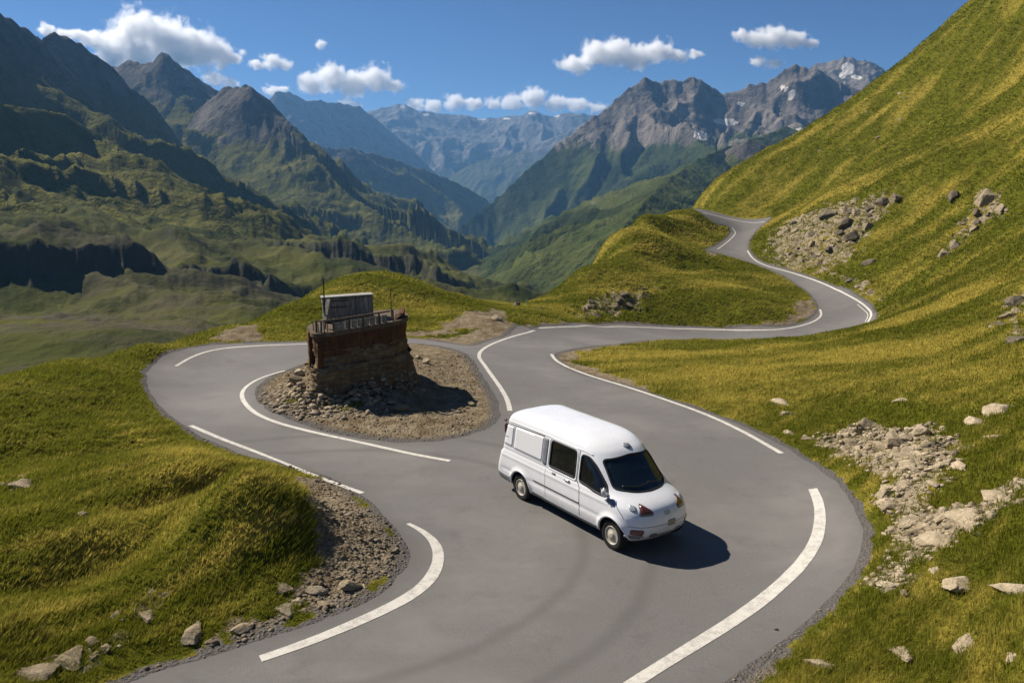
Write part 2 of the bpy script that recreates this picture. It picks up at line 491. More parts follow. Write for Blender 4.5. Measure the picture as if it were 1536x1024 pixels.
def masks(P):
    """stony (0..1), rocky (0..1), road distance"""
    rd = road_dist(P)
    n1 = fbm(P[:, 0] * .8, P[:, 1] * .8, 4)
    n2 = fbm(P[:, 0] * 3.1 + 50, P[:, 1] * 3.1, 3)
    wob = n1 * .7 + n2 * .35
    n3 = np.maximum(fbm(P[:, 0] * 1.6 + 20, P[:, 1] * 1.6, 4), 0) * .9
    st = sstep(.32, .08, rd + wob * .25)
    st = np.maximum(st, sstep(.12, -.12, signed(isle_poly, P) + wob * .25))
    for poly, f in dirt_polys.values():
        st = np.maximum(st, sstep(f, -f, signed(poly, P) + wob * f * 2.0 + n3 * .5))
    rk = np.zeros(len(P))
    for k_, (poly, f) in rock_polys.items():
        rk = np.maximum(rk, (1.0 if k_ == 'outcrop' else .76) * sstep(f, -f, signed(poly, P) + wob * f * 2.2))
    # two tufts of green on the island
    for (px, py, r) in ((475, 612, .9), (445, 605, .6), (520, 618, .6)):
        c = ground_pt(px, py)
        e = np.hypot((P[:, 0] - c[0]) / 1.3, P[:, 1] - c[1])
        st *= 1 - sstep(r * 1.25, r * .5, e + wob * .5)
    return st, rk, rd


DRY_PX = [([(860, 540), (1000, 518), (1200, 516), (1330, 505), (1536, 520), (1536, 590), (1300, 580), (1150, 600), (1000, 575)], 3.0, .34),
          ([(1300, 492), (1400, 455), (1490, 415), (1500, 425), (1420, 465), (1320, 500)], 1.2, .45),
          ([(1380, 330), (1460, 250), (1536, 180), (1536, 230), (1430, 300)], 6.0, .25),
          ([(1080, 322), (1200, 300), (1330, 250), (1200, 320), (1150, 330)], 5.0, .25),
          ([(890, 440), (1000, 400), (1100, 430), (1000, 460)], 3.0, .15),
          ([(170, 640), (270, 660), (330, 720), (270, 760), (200, 800), (150, 860), (60, 930), (40, 900), (170, 780), (240, 720)], .8, .30),
          ([(300, 850), (350, 770), (400, 720), (420, 730), (370, 800), (320, 880)], .5, .30)]
dry_polys = [(poly_world(a), b, c) for a, b, c in DRY_PX]


def dryness(P):
    rho = np.hypot(P[:, 0], P[:, 1])
    ca, sa = math.cos(.30), math.sin(.30)
    x, y = P[:, 0] * ca + P[:, 1] * sa, -P[:, 0] * sa + P[:, 1] * ca
    far = fbm(x * .05, y * .36, 6, gain=.6)
    ca, sa = math.cos(.75), math.sin(.75)
    x2, y2 = P[:, 0] * ca + P[:, 1] * sa, -P[:, 0] * sa + P[:, 1] * ca
    near = fbm(x2 * .45, y2 * 2.3, 6, gain=.6)
    k = sstep(18, 40, rho)
    d = .43 + (near * (1 - k) + far * k) * .85 + fbm(P[:, 0] * .12, P[:, 1] * .12, 3) * .45
    for poly, f, a in dry_polys:
        d = d + a * sstep(f, -f, signed(poly, P, 9.0) + fbm(P[:, 0] * .5, P[:, 1] * .5, 3) * f)
    return np.clip(d, 0, 1)


LIM_A = np.radians([-70, -38, -30, -24, -19, -16, -8, -3, 2, 8, 13, 18, 30, 70]); LIM_R = np.array([34, 36, 41, 47, 52, 72, 76, 74, 84, 110, 150, 190, 260, 260.])


def turf_relief(P, rd, st, rk, rho, slope=None):
    """small relief laid on the surveyed ground"""
    k = sstep(.0, 1.6, rd)
    far = sstep(80, 240, rho)
    n = fbm(P[:, 0] * .33, P[:, 1] * .33, 4) * .22 + fbm(P[:, 0] * 1.3, P[:, 1] * 1.3, 4) * .08
    fine = fbm(P[:, 0] * 5, P[:, 1] * 5, 3) * .035
    mid = fbm(P[:, 0] * .07 + 9, P[:, 1] * .07, 4) * np.clip(rho / 90, 0, 1) * .9
    moorw = sstep(.98, 1.25, rho / np.interp(np.arctan2(P[:, 0], P[:, 1]), LIM_A, LIM_R))
    big = ((ridged(P[:, 0] * .013 + 3, P[:, 1] * .016, 5) - .45) * 9 + fbm(P[:, 0] * .045, P[:, 1] * .06 + 5, 5) * 3.2 + fbm(P[:, 0] * .21, P[:, 1] * .25, 4) * .7) * far * moorw
    hillw = sstep(60, 95, rho) * (1 - moorw) * sstep(2, 12, rd)
    big = big + hillw * (fbm(P[:, 0] * .13, P[:, 1] * .2, 5) * .85 + fbm(P[:, 0] * .5, P[:, 1] * .6, 4) * .2)
    crag = rk * (ridged(P[:, 0] * .45, P[:, 1] * .45, 5) - .35) * np.clip(rho / 60, .2, .9)
    gritty = st * (fbm(P[:, 0] * 9, P[:, 1] * 9, 3) * .035 + fbm(P[:, 0] * 2.5, P[:, 1] * 2.5, 4) * .05)
    mid = mid * sstep(0, 7, rd)
    return k * (n + mid) + sstep(.05, .5, rd) * (fine * (1 - st) + gritty) + big + k * crag + k * (1 - st) * (1 - rk) * .03


def ground_z(P):
    P = np.asarray(P, float)
    st, rk, rd = masks(P)
    rho = np.hypot(P[:, 0], P[:, 1])
    base = S(P)
    z = base - .05 * sstep(.0, -.22, rd)
    return z + turf_relief(P, rd, st, rk, rho), st, rk, rd


# terrain: one sheet, finer where the land is close
AZ0, AZ1 = -.60, .60
azs = np.concatenate([np.linspace(-1.5, AZ0, 80)[:-1], np.linspace(AZ0, AZ1, 860), np.linspace(AZ1, 1.5, 80)[1:]])
us = np.concatenate([np.linspace(math.log(1.6), math.log(9), 56)[:-1], np.linspace(math.log(9), math.log(72), 560)[:-1], np.linspace(math.log(72), math.log(165), 150)[:-1], np.linspace(math.log(165), math.log(700), 190)[:-1], np.linspace(math.log(700), math.log(3300), 60)])
AA, UU = np.meshgrid(azs, us)
TP = np.stack([np.exp(UU) * np.sin(AA), np.exp(UU) * np.cos(AA)], -1).reshape(-1, 2)
tz, tst, trk, trd = ground_z(TP)
TV = np.concatenate([TP, tz[:, None]], 1)
me = np_mesh("terrain", TV, grid_faces(len(us), len(azs)))
attr(me, "dry", dryness(TP)); attr(me, "stony", tst); attr(me, "rocky", trk); attr(me, "edge", np.clip(trd, -1, 5))
_rho = np.hypot(TP[:, 0], TP[:, 1])
_azd = np.arctan2(TP[:, 0], TP[:, 1])
_lim = np.interp(_azd, LIM_A, LIM_R)
attr(me, "moor", sstep(.98, 1.25, _rho / _lim))
TR = np.exp(UU).ravel()

# ---- ground material
t = NT("turf_and_scree")
p = t.pos()
far = t.at('moor')
n_big = t.noise(p, .09, 5, .6)
hill = t.map(p, (.055, .42, .12), (0, 0, .35))
n_str = t.noise(hill, 1.0, 6, .62, .6)
near_s = t.map(p, (.5, 2.6, 1), (0, 0, .75))
n_near = t.noise(near_s, 1.0, 6, .65, .4)
n_fine = t.noise(p, 14, 5, .7)
n_mid = t.noise(p, 1.7, 6, .62)
green = t.mix(t.rng(n_mid, .3, .7), (.070, .080, .007), (.125, .124, .012))
dry = t.mix(n_fine, (.235, .183, .028), (.34, .27, .055))
f1 = t.math('ADD', t.at('dry'), t.math('MULTIPLY', t.math('SUBTRACT', n_near, .5), .5))
gcol = t.mix(t.rng(f1, .36, .86), green, dry)
gcol = t.mix(t.rng(n_fine, .35, .72), t.mix(.35, gcol, (.045, .046, .004)), gcol)
farg = t.mix(t.rng(t.noise(t.map(p, (.012, .03, .02)), 1.0, 7, .62), .36, .66), (.042, .054, .010), (.130, .130, .030))
dist_ = t.new('ShaderNodeVectorMath', operation='LENGTH'); t.put(dist_.inputs[0], p)
br_ = t.math('MULTIPLY', t.rng(t.noise(t.map(p, (.02, .05, .03), (0, 0, .3), (3, 1, 0)), 1.0, 6, .6), .40, .60), t.rng(dist_.outputs['Value'], 330, 200, .25, .9))
farg = t.mix(t.math('MULTIPLY', t.rng(t.noise(p, .33, 6, .72), .42, .62), .35), t.mix(.4, farg, (.012, .014, .005)), farg)
farg = t.mix(br_, farg, t.mix(t.noise(p, .12, 6, .7), (.050, .044, .028), (.098, .085, .056)))
gcol = t.mix(far, gcol, farg)
rockc = t.mix(t.noise(p, 3.2, 8, .65), (.15, .12, .078), (.36, .295, .20))
rockc = t.mix(t.rng(t.noise(t.map(p, (1, 1, 2.5)), 1.6, 7, .7, .8), .36, .5), (.09, .075, .055), rockc)
gravel = t.mix(t.voro(p, 16, out='Color'), (.15, .118, .075), (.30, .245, .168))
gravel = t.mix(t.rng(n_mid, .38, .68), gravel, (.135, .098, .055))
edge = t.at('edge')
gravel = t.mix(t.rng(edge, .55, .12), gravel, t.mix(n_fine, (.075, .07, .068), (.14, .13, .122)))
rk = t.at('rocky'); st = t.at('stony')
rkm = t.rng(t.math('ADD', rk, t.math('MULTIPLY', t.math('SUBTRACT', t.noise(p, 1.1, 7, .65), .5), 1.9)), .55, .68)
rkm = t.math('MULTIPLY', rkm, t.rng(rk, .02, .2))
col = t.mix(rkm, gcol, rockc)
stm = t.rng(t.math('ADD', st, t.math('MULTIPLY', t.math('SUBTRACT', n_fine, .5), .55)), .4, .6)
col = t.mix(stm, col, gravel)
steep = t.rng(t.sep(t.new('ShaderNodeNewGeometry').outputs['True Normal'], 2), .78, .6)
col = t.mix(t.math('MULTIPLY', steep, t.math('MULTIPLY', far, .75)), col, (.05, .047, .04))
hgt = t.math('ADD', t.math('MULTIPLY', n_fine, .5), t.math('MULTIPLY', t.noise(t.map(p, (8, 22, 10), (0, 0, .6)), 1.0, 5, .7), .6))
hgt = t.math('ADD', hgt, t.math('MULTIPLY', t.math('MULTIPLY', t.voro(p, 16), st), 1.2))
b1 = t.bump(hgt, .55, .06)
b2 = t.bump(t.noise(p, .8, 8, .68), .5, .35, b1)
b2 = t.bump(t.math('MULTIPLY', t.noise(p, .14, 7, .66), far), .6, 2.5, b2)
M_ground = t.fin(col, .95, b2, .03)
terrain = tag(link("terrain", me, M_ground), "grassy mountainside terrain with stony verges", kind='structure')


# ---- the ground as it stands in the mesh (for placing things on it)
_nc = len(azs)


def ground_at(P):
    return ground_z(np.atleast_2d(P))[0]


def place_px(px, py):
    """ground place seen at a point of the photograph, with its height"""
    P = drop([(px, py)])
    return np.array([P[0, 0], P[0, 1], ground_at(P)[0]])


# ---- asphalt sheet
def poly_mesh(name, outer, holes, step, zoff):
    lo, hi = outer.min(0), outer.max(0)
    gx = np.arange(lo[0], hi[0], step); gy = np.arange(lo[1], hi[1], step)
    G = np.stack(np.meshgrid(gx, gy), -1).reshape(-1, 2)
    keep = inside(outer, G)
    for h in holes: keep &= ~inside(h, G)
    d = dist_line(outer, G[keep])
    G = G[keep][d > step * .35]
    for h in holes: G = G[dist_line(h, G) > step * .35]
    pts = [Vector(q) for q in outer]; edges = [(i, (i + 1) % len(outer)) for i in range(len(outer))]
    for h in holes:
        k = len(pts); pts += [Vector(q) for q in h]; edges += [(k + i, k + (i + 1) % len(h)) for i in range(len(h))]
    pts += [Vector(q) for q in G]
    v, e, f, *_ = delaunay_2d_cdt(pts, edges, [], 0, 1e-5)
    V = np.array([(q.x, q.y) for q in v]); Fa = np.array([q for q in f if len(q) == 3])
    c = V[Fa].mean(1)
    ok = inside(outer, c)
    for h in holes: ok &= ~inside(h, c)
    Fa = Fa[ok]
    a = V[Fa[:, 1]] - V[Fa[:, 0]]; b = V[Fa[:, 2]] - V[Fa[:, 0]]
    fl = (a[:, 0] * b[:, 1] - a[:, 1] * b[:, 0]) < 0
    Fa[fl] = Fa[fl][:, ::-1]
    return np_mesh(name, np.concatenate([V, (S(V) + zoff)[:, None]], 1), Fa)


rme = poly_mesh("road", road_poly, [isle_poly], .42, 0.0)
_rb = bmesh.new(); _rb.from_mesh(rme); ROADBVH = BVHTree.FromBMesh(_rb); _rb.free()


def on_road(P):
    z = S(P)
    for i, q in enumerate(P):
        h = ROADBVH.ray_cast(Vector((q[0], q[1], z[i] + 5)), Vector((0, 0, -1)))
        if h[0] is not None: z[i] = h[0].z
    return z


_rv = np.array([v.co[:2] for v in rme.vertices]); attr(rme, 'edge', -road_dist(_rv))
t = NT("asphalt")
p = t.pos()
c = t.mix(t.noise(p, .35, 5, .6), (.136, .129, .123), (.162, .153, .147))
c = t.mix(t.rng(t.noise(p, 38, 4, .75), .32, .62), t.mix(.42, c, (.06, .056, .053)), c)
c = t.mix(t.math('MULTIPLY', t.rng(t.noise(p, 1.1, 7, .7), .52, .70), .5), c, (.095, .088, .083))
c = t.mix(t.math('MULTIPLY', t.rng(t.noise(t.map(p, (1, 1, 1), loc=(8, 3, 0)), .22, 5, .65), .45, .68), .5), c, (.205, .19, .175))
c = t.mix(t.math('MULTIPLY', t.rng(t.noise(t.map(p, (.25, .9, 1), (0, 0, .9)), 1, 4, .5), .52, .7), .35), c, (.118, .107, .099))
# tyre tracks swung round the bend in front of the van
ctr = ground_pt(480, 1010)
sx = t.new('ShaderNodeVectorMath', operation='DISTANCE'); t.put(sx.inputs[0], p); sx.inputs[1].default_value = (ctr[0] - 1.2, ctr[1] + 5.2, 0)
rr = sx.outputs['Value']
for r0 in (5.75, 7.15):
    w = t.math('ABSOLUTE', t.math('SUBTRACT', t.math('ADD', rr, t.math('MULTIPLY', t.noise(p, .6, 3), .35)), r0 + .17))
    c = t.mix(t.math('MULTIPLY', t.rng(w, .26, .0), .42), c, (.085, .078, .074))
ed = t.at('edge')
c = t.mix(t.math('MULTIPLY', t.rng(t.math('ADD', ed, t.math('MULTIPLY', t.math('SUBTRACT', t.noise(p, 2.5, 6, .7), .5), .8)), .5, .0), .7), c, t.mix(t.noise(p, 25, 4, .7), (.085, .08, .076), (.15, .138, .126)))
M_asphalt = t.fin(c, t.rng(t.noise(p, .5, 4), .3, .7, .78, .9), t.bump(t.noise(p, 90, 3, .6), .35, .01), .3)
tag(link("road", rme, M_asphalt), "grey asphalt mountain road with hairpin bends", kind='structure')

# ---- painted lines
t = NT("road_paint")
p = t.pos()
wear = t.rng(t.math('ADD', t.noise(p, 5, 7, .75), t.math('MULTIPLY', t.noise(p, 40, 3, .65), .5)), .78, .64)
M_paint = t.fin(t.mix(t.math('MULTIPLY', wear, .55), (.56, .535, .48), (.27, .245, .22)), .7, None, .3)


def line(px, w, dz=.007, n=6, taper=False):
    c = smooth(drop(smooth(px, 3)), 4)
    # even spacing
    L = np.concatenate([[0], np.cumsum(np.hypot(*np.diff(c, axis=0).T))])
    q = np.arange(0, L[-1], .12)
    c = np.stack([np.interp(q, L, c[:, 0]), np.interp(q, L, c[:, 1])], -1)
    for _ in range(6): c[1:-1] = .5 * c[1:-1] + .25 * (c[:-2] + c[2:])
    tg = np.gradient(c, axis=0); tg /= np.linalg.norm(tg, axis=1)[:, None]
    nn = np.stack([-tg[:, 1], tg[:, 0]], -1)
    ww = np.interp(q / L[-1], np.linspace(0, 1, len(w)), w) if isinstance(w, (list, tuple)) else np.full(len(c), w)
    ww = ww * (1 + .06 * fbm(q * 1.3, q * 0 + w_seed[0], 3)); w_seed[0] += 3.3
    cols = []
    for s in (-.5, -.17, .17, .5): cols.append(c + nn * (ww * s)[:, None])
    V = np.stack(cols, 1).reshape(-1, 2)
    me = np_mesh("road_marking", np.concatenate([V, (on_road(V) + dz)[:, None]], 1), grid_faces(len(c), 4)[:, ::-1])
    o = link("road_marking", me, M_paint)
    return tag(o, "white painted edge line on the asphalt", kind='structure')


w_seed = [0.0]
line([(427, 556), (396, 565), (373, 577), (363, 590), (368, 605), (386, 621), (420, 635), (470, 648), (520, 659), (570, 670), (620, 681), (680, 692)], .15)
line([(264, 549), (285, 537), (310, 527.5), (340, 522), (400, 518), (460, 516), (530, 513.5)], .13)
line([(286, 638), (330, 657), (380, 676), (430, 696), (480, 716), (545, 740)], .16)
line([(612, 785), (635, 797), (651, 812), (658, 830), (655, 850), (641, 873), (610, 897), (560, 922), (500, 948), (440, 971), (387, 989)], [.12, .22, .26, .25, .21, .17])
line([(1219, 733), (1228, 755), (1230, 780), (1224, 810), (1206, 840), (1180, 868), (1140, 902), (1090, 937), (1040, 968), (985, 1002), (935, 1034), (880, 1072)], [.2, .26, .3, .28, .24, .22])
line([(827, 531), (835, 541), (855, 552), (890, 565), (940, 580), (1000, 600), (1060, 622), (1110, 645), (1150, 667), (1174, 681)], .16)
line([(765, 616), (761, 600), (751, 582), (739, 565), (727, 548), (719, 536), (722, 526), (738, 516), (768, 505), (803, 496)], .17)
line([(808, 492), (869, 489.5), (950, 490.5), (1063, 494), (1143, 495), (1184, 492), (1216, 484), (1231, 474), (1230, 464)], .17)
line([(1054, 329.6), (1103, 329), (1148, 330)], .2)
line([(1098, 342), (1103, 350), (1091, 363), (1076, 374)], .12)
line([(1121, 376), (1131, 389), (1151, 399), (1184, 408), (1224, 421), (1256, 435), (1285, 450), (1301, 462), (1307, 472), (1301, 484)], .16)
line([(1286, 456.5), (1297, 466), (1302, 473), (1297, 484)], .06)
# ------------------------------------------------------------------ sun, sky, air
SUN_EL = math.radians(44)
SUN_AZ = math.radians(149)            # direction towards the sun, from +X anticlockwise: ahead and to the left
sun = bpy.data.objects.new("sun", bpy.data.lights.new("sun", 'SUN')); COL.objects.link(sun)
sd = Vector((math.cos(SUN_EL) * math.cos(SUN_AZ), math.cos(SUN_EL) * math.sin(SUN_AZ), math.sin(SUN_EL)))
sun.rotation_euler = sd.to_track_quat('Z', 'Y').to_euler()
sun.data.energy = 5.0; sun.data.angle = math.radians(.53); sun.data.color = (1.0, .915, .79)
wd = bpy.data.worlds.new("World"); SC.world = wd; wd.use_nodes = True
wn = wd.node_tree
sky = wn.nodes.new('ShaderNodeTexSky'); sky.sky_type = 'NISHITA'; sky.sun_disc = False
sky.sun_elevation = SUN_EL; sky.sun_rotation = math.pi / 2 - SUN_AZ
sky.altitude = 3600; sky.air_density = 1.0; sky.dust_density = .0; sky.ozone_density = 10.0
bg = wn.nodes['Background']; wn.links.new(sky.outputs[0], bg.inputs[0]); bg.inputs[1].default_value = .05
SC.view_settings.view_transform = 'Standard'; SC.view_settings.look = 'None'
SC.view_settings.exposure = 0.62; SC.view_settings.gamma = 1
SC.cycles.use_denoising = True
SC.cycles.max_bounces = 16; SC.cycles.diffuse_bounces = 3; SC.cycles.glossy_bounces = 3; SC.cycles.transmission_bounces = 5
SC.cycles.transparent_max_bounces = 8; SC.cycles.volume_bounces = 16
SC.cycles.use_fast_gi = False
SC.cycles.caustics_reflective = False; SC.cycles.caustics_refractive = False
SC.cycles.volume_max_steps = 256

# haze: one closed box of even air
HZ = dict(x0=-4200, x1=4200, y0=-60, y1=6200, z0=-420, z1=450)
bm = bmesh.new(); bmesh.ops.create_cube(bm, size=1.0)
for v in bm.verts:
    v.co.x = HZ['x0'] if v.co.x < 0 else HZ['x1']; v.co.y = HZ['y0'] if v.co.y < 0 else HZ['y1']; v.co.z = HZ['z0'] if v.co.z < 0 else HZ['z1']
hm = bpy.data.meshes.new("haze"); bm.to_mesh(hm); bm.free()
m = bpy.data.materials.new("air"); m.use_nodes = True
m.node_tree.nodes.remove(m.node_tree.nodes['Principled BSDF'])
pv = m.node_tree.nodes.new('ShaderNodeVolumePrincipled')
pv.inputs['Color'].default_value = (.24, .54, 1.0, 1); pv.inputs['Density'].default_value = 1.12e-4; pv.inputs['Anisotropy'].default_value = .25
m.node_tree.links.new(pv.outputs[0], m.node_tree.nodes['Material Output'].inputs['Volume'])
try: m.cycles.homogeneous_volume = True
except Exception: pass
if USE_HAZE:
    tag(link("haze", hm, m, smooth_=False), "thin blue air over the valley", kind='stuff')

# ------------------------------------------------------------------ mountains
def mat_mountain(name, rock_a, rock_b, grass_a, grass_b, lo, hi, forest=0.0, scale=1.0):
    t = NT(name); p = t.pos()
    h = t.at('rockiness')
    nb = t.noise(p, .006 / scale, 7, .62); nf = t.noise(p, .035 / scale, 7, .66)
    n3 = t.noise(t.map(p, (1, 1, .35)), .02 / scale, 6, .65)
    f = t.math('ADD', h, t.math('ADD', t.math('MULTIPLY', t.math('SUBTRACT', nb, .5), .7), t.math('MULTIPLY', t.math('SUBTRACT', nf, .5), .5)))
    nz = t.sep(t.new('ShaderNodeNewGeometry').outputs['True Normal'], 2)
    f = t.math('ADD', f, t.rng(nz, .86, .55, 0, .35, False))
    rock = t.mix(t.rng(n3, .3, .7), rock_a, rock_b)
    rock = t.mix(t.rng(nf, .34, .5), tuple(x * .5 for x in rock_a), rock)
    gr = t.mix(t.rng(t.math('ADD', t.math('MULTIPLY', nb, .6), t.math('MULTIPLY', nf, .45)), .36, .68), grass_a, grass_b)
    if forest:
        gr = t.mix(t.math('MULTIPLY', t.rng(t.noise(t.map(p, (1, 1, .5), loc=(40, 7, 0)), .0035 / scale, 6, .58), .47, .56), forest), gr, (.012, .020, .010))
    c = t.mix(t.rng(f, lo, hi), gr, rock)
    sn = t.at('snow')
    c = t.mix(t.rng(t.math('ADD', sn, t.math('MULTIPLY', t.math('SUBTRACT', nf, .5), 1.0)), .45, .6), c, (.60, .56, .50))
    bh = t.math('ADD', nf, t.math('MULTIPLY', n3, .8))
    return t.fin(c, .95, t.bump(bh, .85, 16.0 * scale), .02)


ROCKG = ((.085, .075, .066), (.19, .165, .14))
M_dark = mat_mountain("dark_slate_and_turf", (.06, .054, .048), (.145, .128, .108), (.046, .054, .011), (.118, .112, .030), .42, .62)
M_grey = mat_mountain("grey_rock_and_pasture", (.10, .088, .076), (.235, .20, .165), (.034, .050, .012), (.088, .098, .030), .44, .62, .75)
M_far = mat_mountain("distant_rock", (.10, .095, .09), (.2, .185, .165), (.05, .058, .025), (.09, .09, .04), .35, .6, 0, 1.6)


def mountain(name, ridge, mat, near, far_, slope_n=.62, slope_f=.7, spur=.35, lam=150., rough=1.0, nA=420, nR=260, seed=0., rock_h=(.25, .9), snow=(), curve=.0, az_pad=.12, jag=1.0, foot=None, cliff=None):
    px = np.array([r[:2] for r in ridge], float); rr = np.array([r[2] for r in ridge], float)
    W = at_rho(px[:, 0], px[:, 1], rr)                       # crest in the world
    L = np.concatenate([[0], np.cumsum(np.linalg.norm(np.diff(W, axis=0), axis=1))])
    a0, a1 = np.arctan2(W[:, 0], W[:, 1]).min() - az_pad, np.arctan2(W[:, 0], W[:, 1]).max() + az_pad
    az = np.linspace(a0, a1, nA)
    # rows gather round the crest
    u = np.linspace(-1, 1, nR)
    u = np.sign(u) * np.abs(u) ** 1.25
    lr = np.interp(az, *[np.array(q) for q in zip(*sorted(zip(np.arctan2(W[:, 0], W[:, 1]), rr)))])
    lr = np.convolve(np.pad(lr, 20, 'edge'), np.ones(41) / 41, 'valid')
    RR = np.where(u[:, None] < 0, lr[None] + u[:, None] * (lr[None] - near), lr[None] + u[:, None] * (far_ - lr[None]))
    A2 = np.broadcast_to(az[None], RR.shape)
    P = np.stack([RR * np.sin(A2), RR * np.cos(A2)], -1).reshape(-1, 2)
    # nearest crest point
    best = np.full(len(P), 1e18); s = np.zeros(len(P)); cz = np.zeros(len(P)); side = np.zeros(len(P))
    for i in range(len(W) - 1):
        a, b = W[i, :2], W[i + 1, :2]; ab = b - a; l2 = ab @ ab
        if l2 < 1e-6: continue
        tt = np.clip(((P - a) @ ab) / l2, 0, 1)
        q = P - a - tt[:, None] * ab
        d = (q ** 2).sum(1)
        up = d < best
        best = np.where(up, d, best); s = np.where(up, L[i] + tt * (L[i + 1] - L[i]), s)
        cz = np.where(up, W[i, 2] + tt * (W[i + 1, 2] - W[i, 2]), cz)
        side = np.where(up, np.sign(ab[0] * q[:, 1] - ab[1] * q[:, 0]), side)
    d = np.sqrt(best)
    sl = np.where(side > 0, slope_f, slope_n)                # crest runs left to right: far side lies to its left
    base = sl * d + curve * lam * (1 - np.exp(-d / (lam * .55)))
    if cliff: base = base + np.where(side > 0, .4, 1.0) * cliff[0] * (1 - np.exp(-(d / cliff[1]) ** 1.4))
    # spurs and gullies run down the fall line
    warp = fbm(P[:, 0] / lam * .7 + seed, P[:, 1] / lam * .7, 3) * .9
    sp = ridged(s / lam * .75 + warp + seed, d / (lam * 3.2) + side * 9 + seed, 4)
    sp2 = ridged(P[:, 0] / (lam * .55) + seed, P[:, 1] / (lam * .55) + seed * 1.3, 5)
    k = (1 - np.exp(-d / (lam * .55))) * (.35 + .65 * np.exp(-(d / (lam * 4.0)) ** 2))
    z = cz - base + k * spur * lam * (sp - .42) * 1.6 + (.25 * np.exp(-d / (lam * 2.5)) + k * .55) * spur * lam * .42 * (sp2 - .45)
    jg = ridged(s / (lam * .22) + seed * 3, side * 0 + seed, 4)
    z = z + jag * lam * .05 * (jg - .5) * np.exp(-d / (lam * .2)) + rough * lam * .02 * fbm(P[:, 0] / (lam * .07), P[:, 1] / (lam * .07), 4)
    zr = (z - z.min()) / (cz.max() - z.min())
    me = np_mesh(name, np.concatenate([P, z[:, None]], 1), grid_faces(nR, nA))
    attr(me, 'rockiness', sstep(rock_h[0], rock_h[1], (z - (foot if foot is not None else -150)) / (cz.max() - (foot if foot is not None else -150))) * .9)
    sn = np.zeros(len(P))
    for (qx, qy, wx, wy, an) in snow:                          # patches of old snow lying in hollows
        a_, t_ = ray(qx, qy)
        pa = (np.arctan2(P[:, 0], P[:, 1]) - a_) * F0
        pt = ((z - CAMZ) / np.hypot(P[:, 0], P[:, 1]) - t_) * -F0
        e = np.hypot((pa * math.cos(an) + pt * math.sin(an)) / wx, (-pa * math.sin(an) + pt * math.cos(an)) / wy)
        sn = np.maximum(sn, sstep(1.35, .55, e))
    attr(me, 'snow', sn)
    return tag(link(name, me, mat), kind='structure')


mountain("hill", [(-300, 150, 360), (-150, 140, 429), (-20, 152, 489), (40, 162, 517), (95, 170, 542), (160, 208, 572), (230, 262, 605), (275, 325, 626), (305, 352, 640)], M_dark, 200, 1000, slope_n=.26, slope_f=.35, spur=.16, lam=62, seed=2.2, rock_h=(.9, 1.6), foot=-30, curve=0, cliff=(66, 40), nA=300, nR=220, jag=.2)
mountain("mountain", [(-420, -190, 560), (-250, -120, 659), (-60, -28, 770), (0, 14, 805), (40, 45, 828), (68, 66, 844), (100, 100, 863), (150, 150, 892), (215, 235, 930), (300, 320, 980)], M_dark, 330, 1500, slope_n=.36, spur=0.24, lam=150, seed=1.7, rock_h=(.45, .95), foot=-30, curve=0, cliff=(88, 55), jag=0.6)
mountain("mountain", [(40, 90, 900), (66, 56, 914), (82, 50, 922), (100, 54, 932), (137, 80, 952), (167, 100, 968), (196, 129, 984), (229, 154, 1001), (258, 200, 1017), (292, 237, 1035), (354, 271, 1069), (417, 329, 1103), (446, 358, 1118), (500, 392, 1147), (560, 420, 1180)], M_dark, 420, 1900, slope_n=.32, spur=0.24, lam=150, seed=4.1, rock_h=(.55, 1.0), foot=-40, curve=0, cliff=(95, 60), jag=0.6)
mountain("mountain", [(60, 160, 1650), (120, 120, 1579), (170, 98, 1519), (196, 88, 1489), (212, 92, 1470), (232, 86, 1446), (238, 80, 1439), (243, 76, 1433), (250, 77, 1434), (254, 86, 1439), (266, 94, 1454), (292, 112, 1487), (329, 133, 1532), (380, 175, 1596), (430, 250, 1658), (480, 310, 1720)], M_dark, 640, 2500, slope_n=.40, spur=0.28, lam=200, seed=7.3, rock_h=(.5, 1.0), foot=-90, curve=0, cliff=(70, 60), jag=0.7)
mountain("mountain", [(250, 215, 1420), (290, 172, 1362), (320, 145, 1319), (335, 134, 1297), (352, 127, 1273), (375, 126, 1240), (400, 147, 1264), (425, 172, 1289), (450, 212, 1313), (480, 250, 1343), (520, 300, 1382), (560, 346, 1421), (592, 371, 1452), (640, 405, 1500)], M_dark, 560, 2400, slope_n=.36, spur=0.27, lam=190, seed=9.9, rock_h=(.5, .95), foot=-110, curve=0, cliff=(66, 52), jag=0.45)
mountain("mountain", [(330, 250, 2000), (440, 205, 2140), (479, 219, 2190), (541, 225, 2269), (604, 242, 2350), (660, 262, 2422), (700, 280, 2473), (728, 296, 2509), (760, 330, 2550)], M_dark, 1300, 3300, slope_n=.5, spur=0.24, lam=300, seed=12.5, rock_h=(.5, 1.0), foot=-170, curve=.3, jag=0.5)
mountain("mountain", [(300, 230, 3450), (380, 165, 3573), (412, 140, 3623), (431, 134, 3652), (458, 147, 3694), (500, 154, 3759), (541, 160, 3822), (560, 174, 3852), (583, 192, 3887), (625, 230, 3952), (670, 275, 4022), (720, 330, 4100)], M_far, 2300, 5400, slope_n=.5, spur=0.28, lam=420, seed=15.2, rock_h=(.3, .9), foot=-200, curve=.3, jag=0.5)
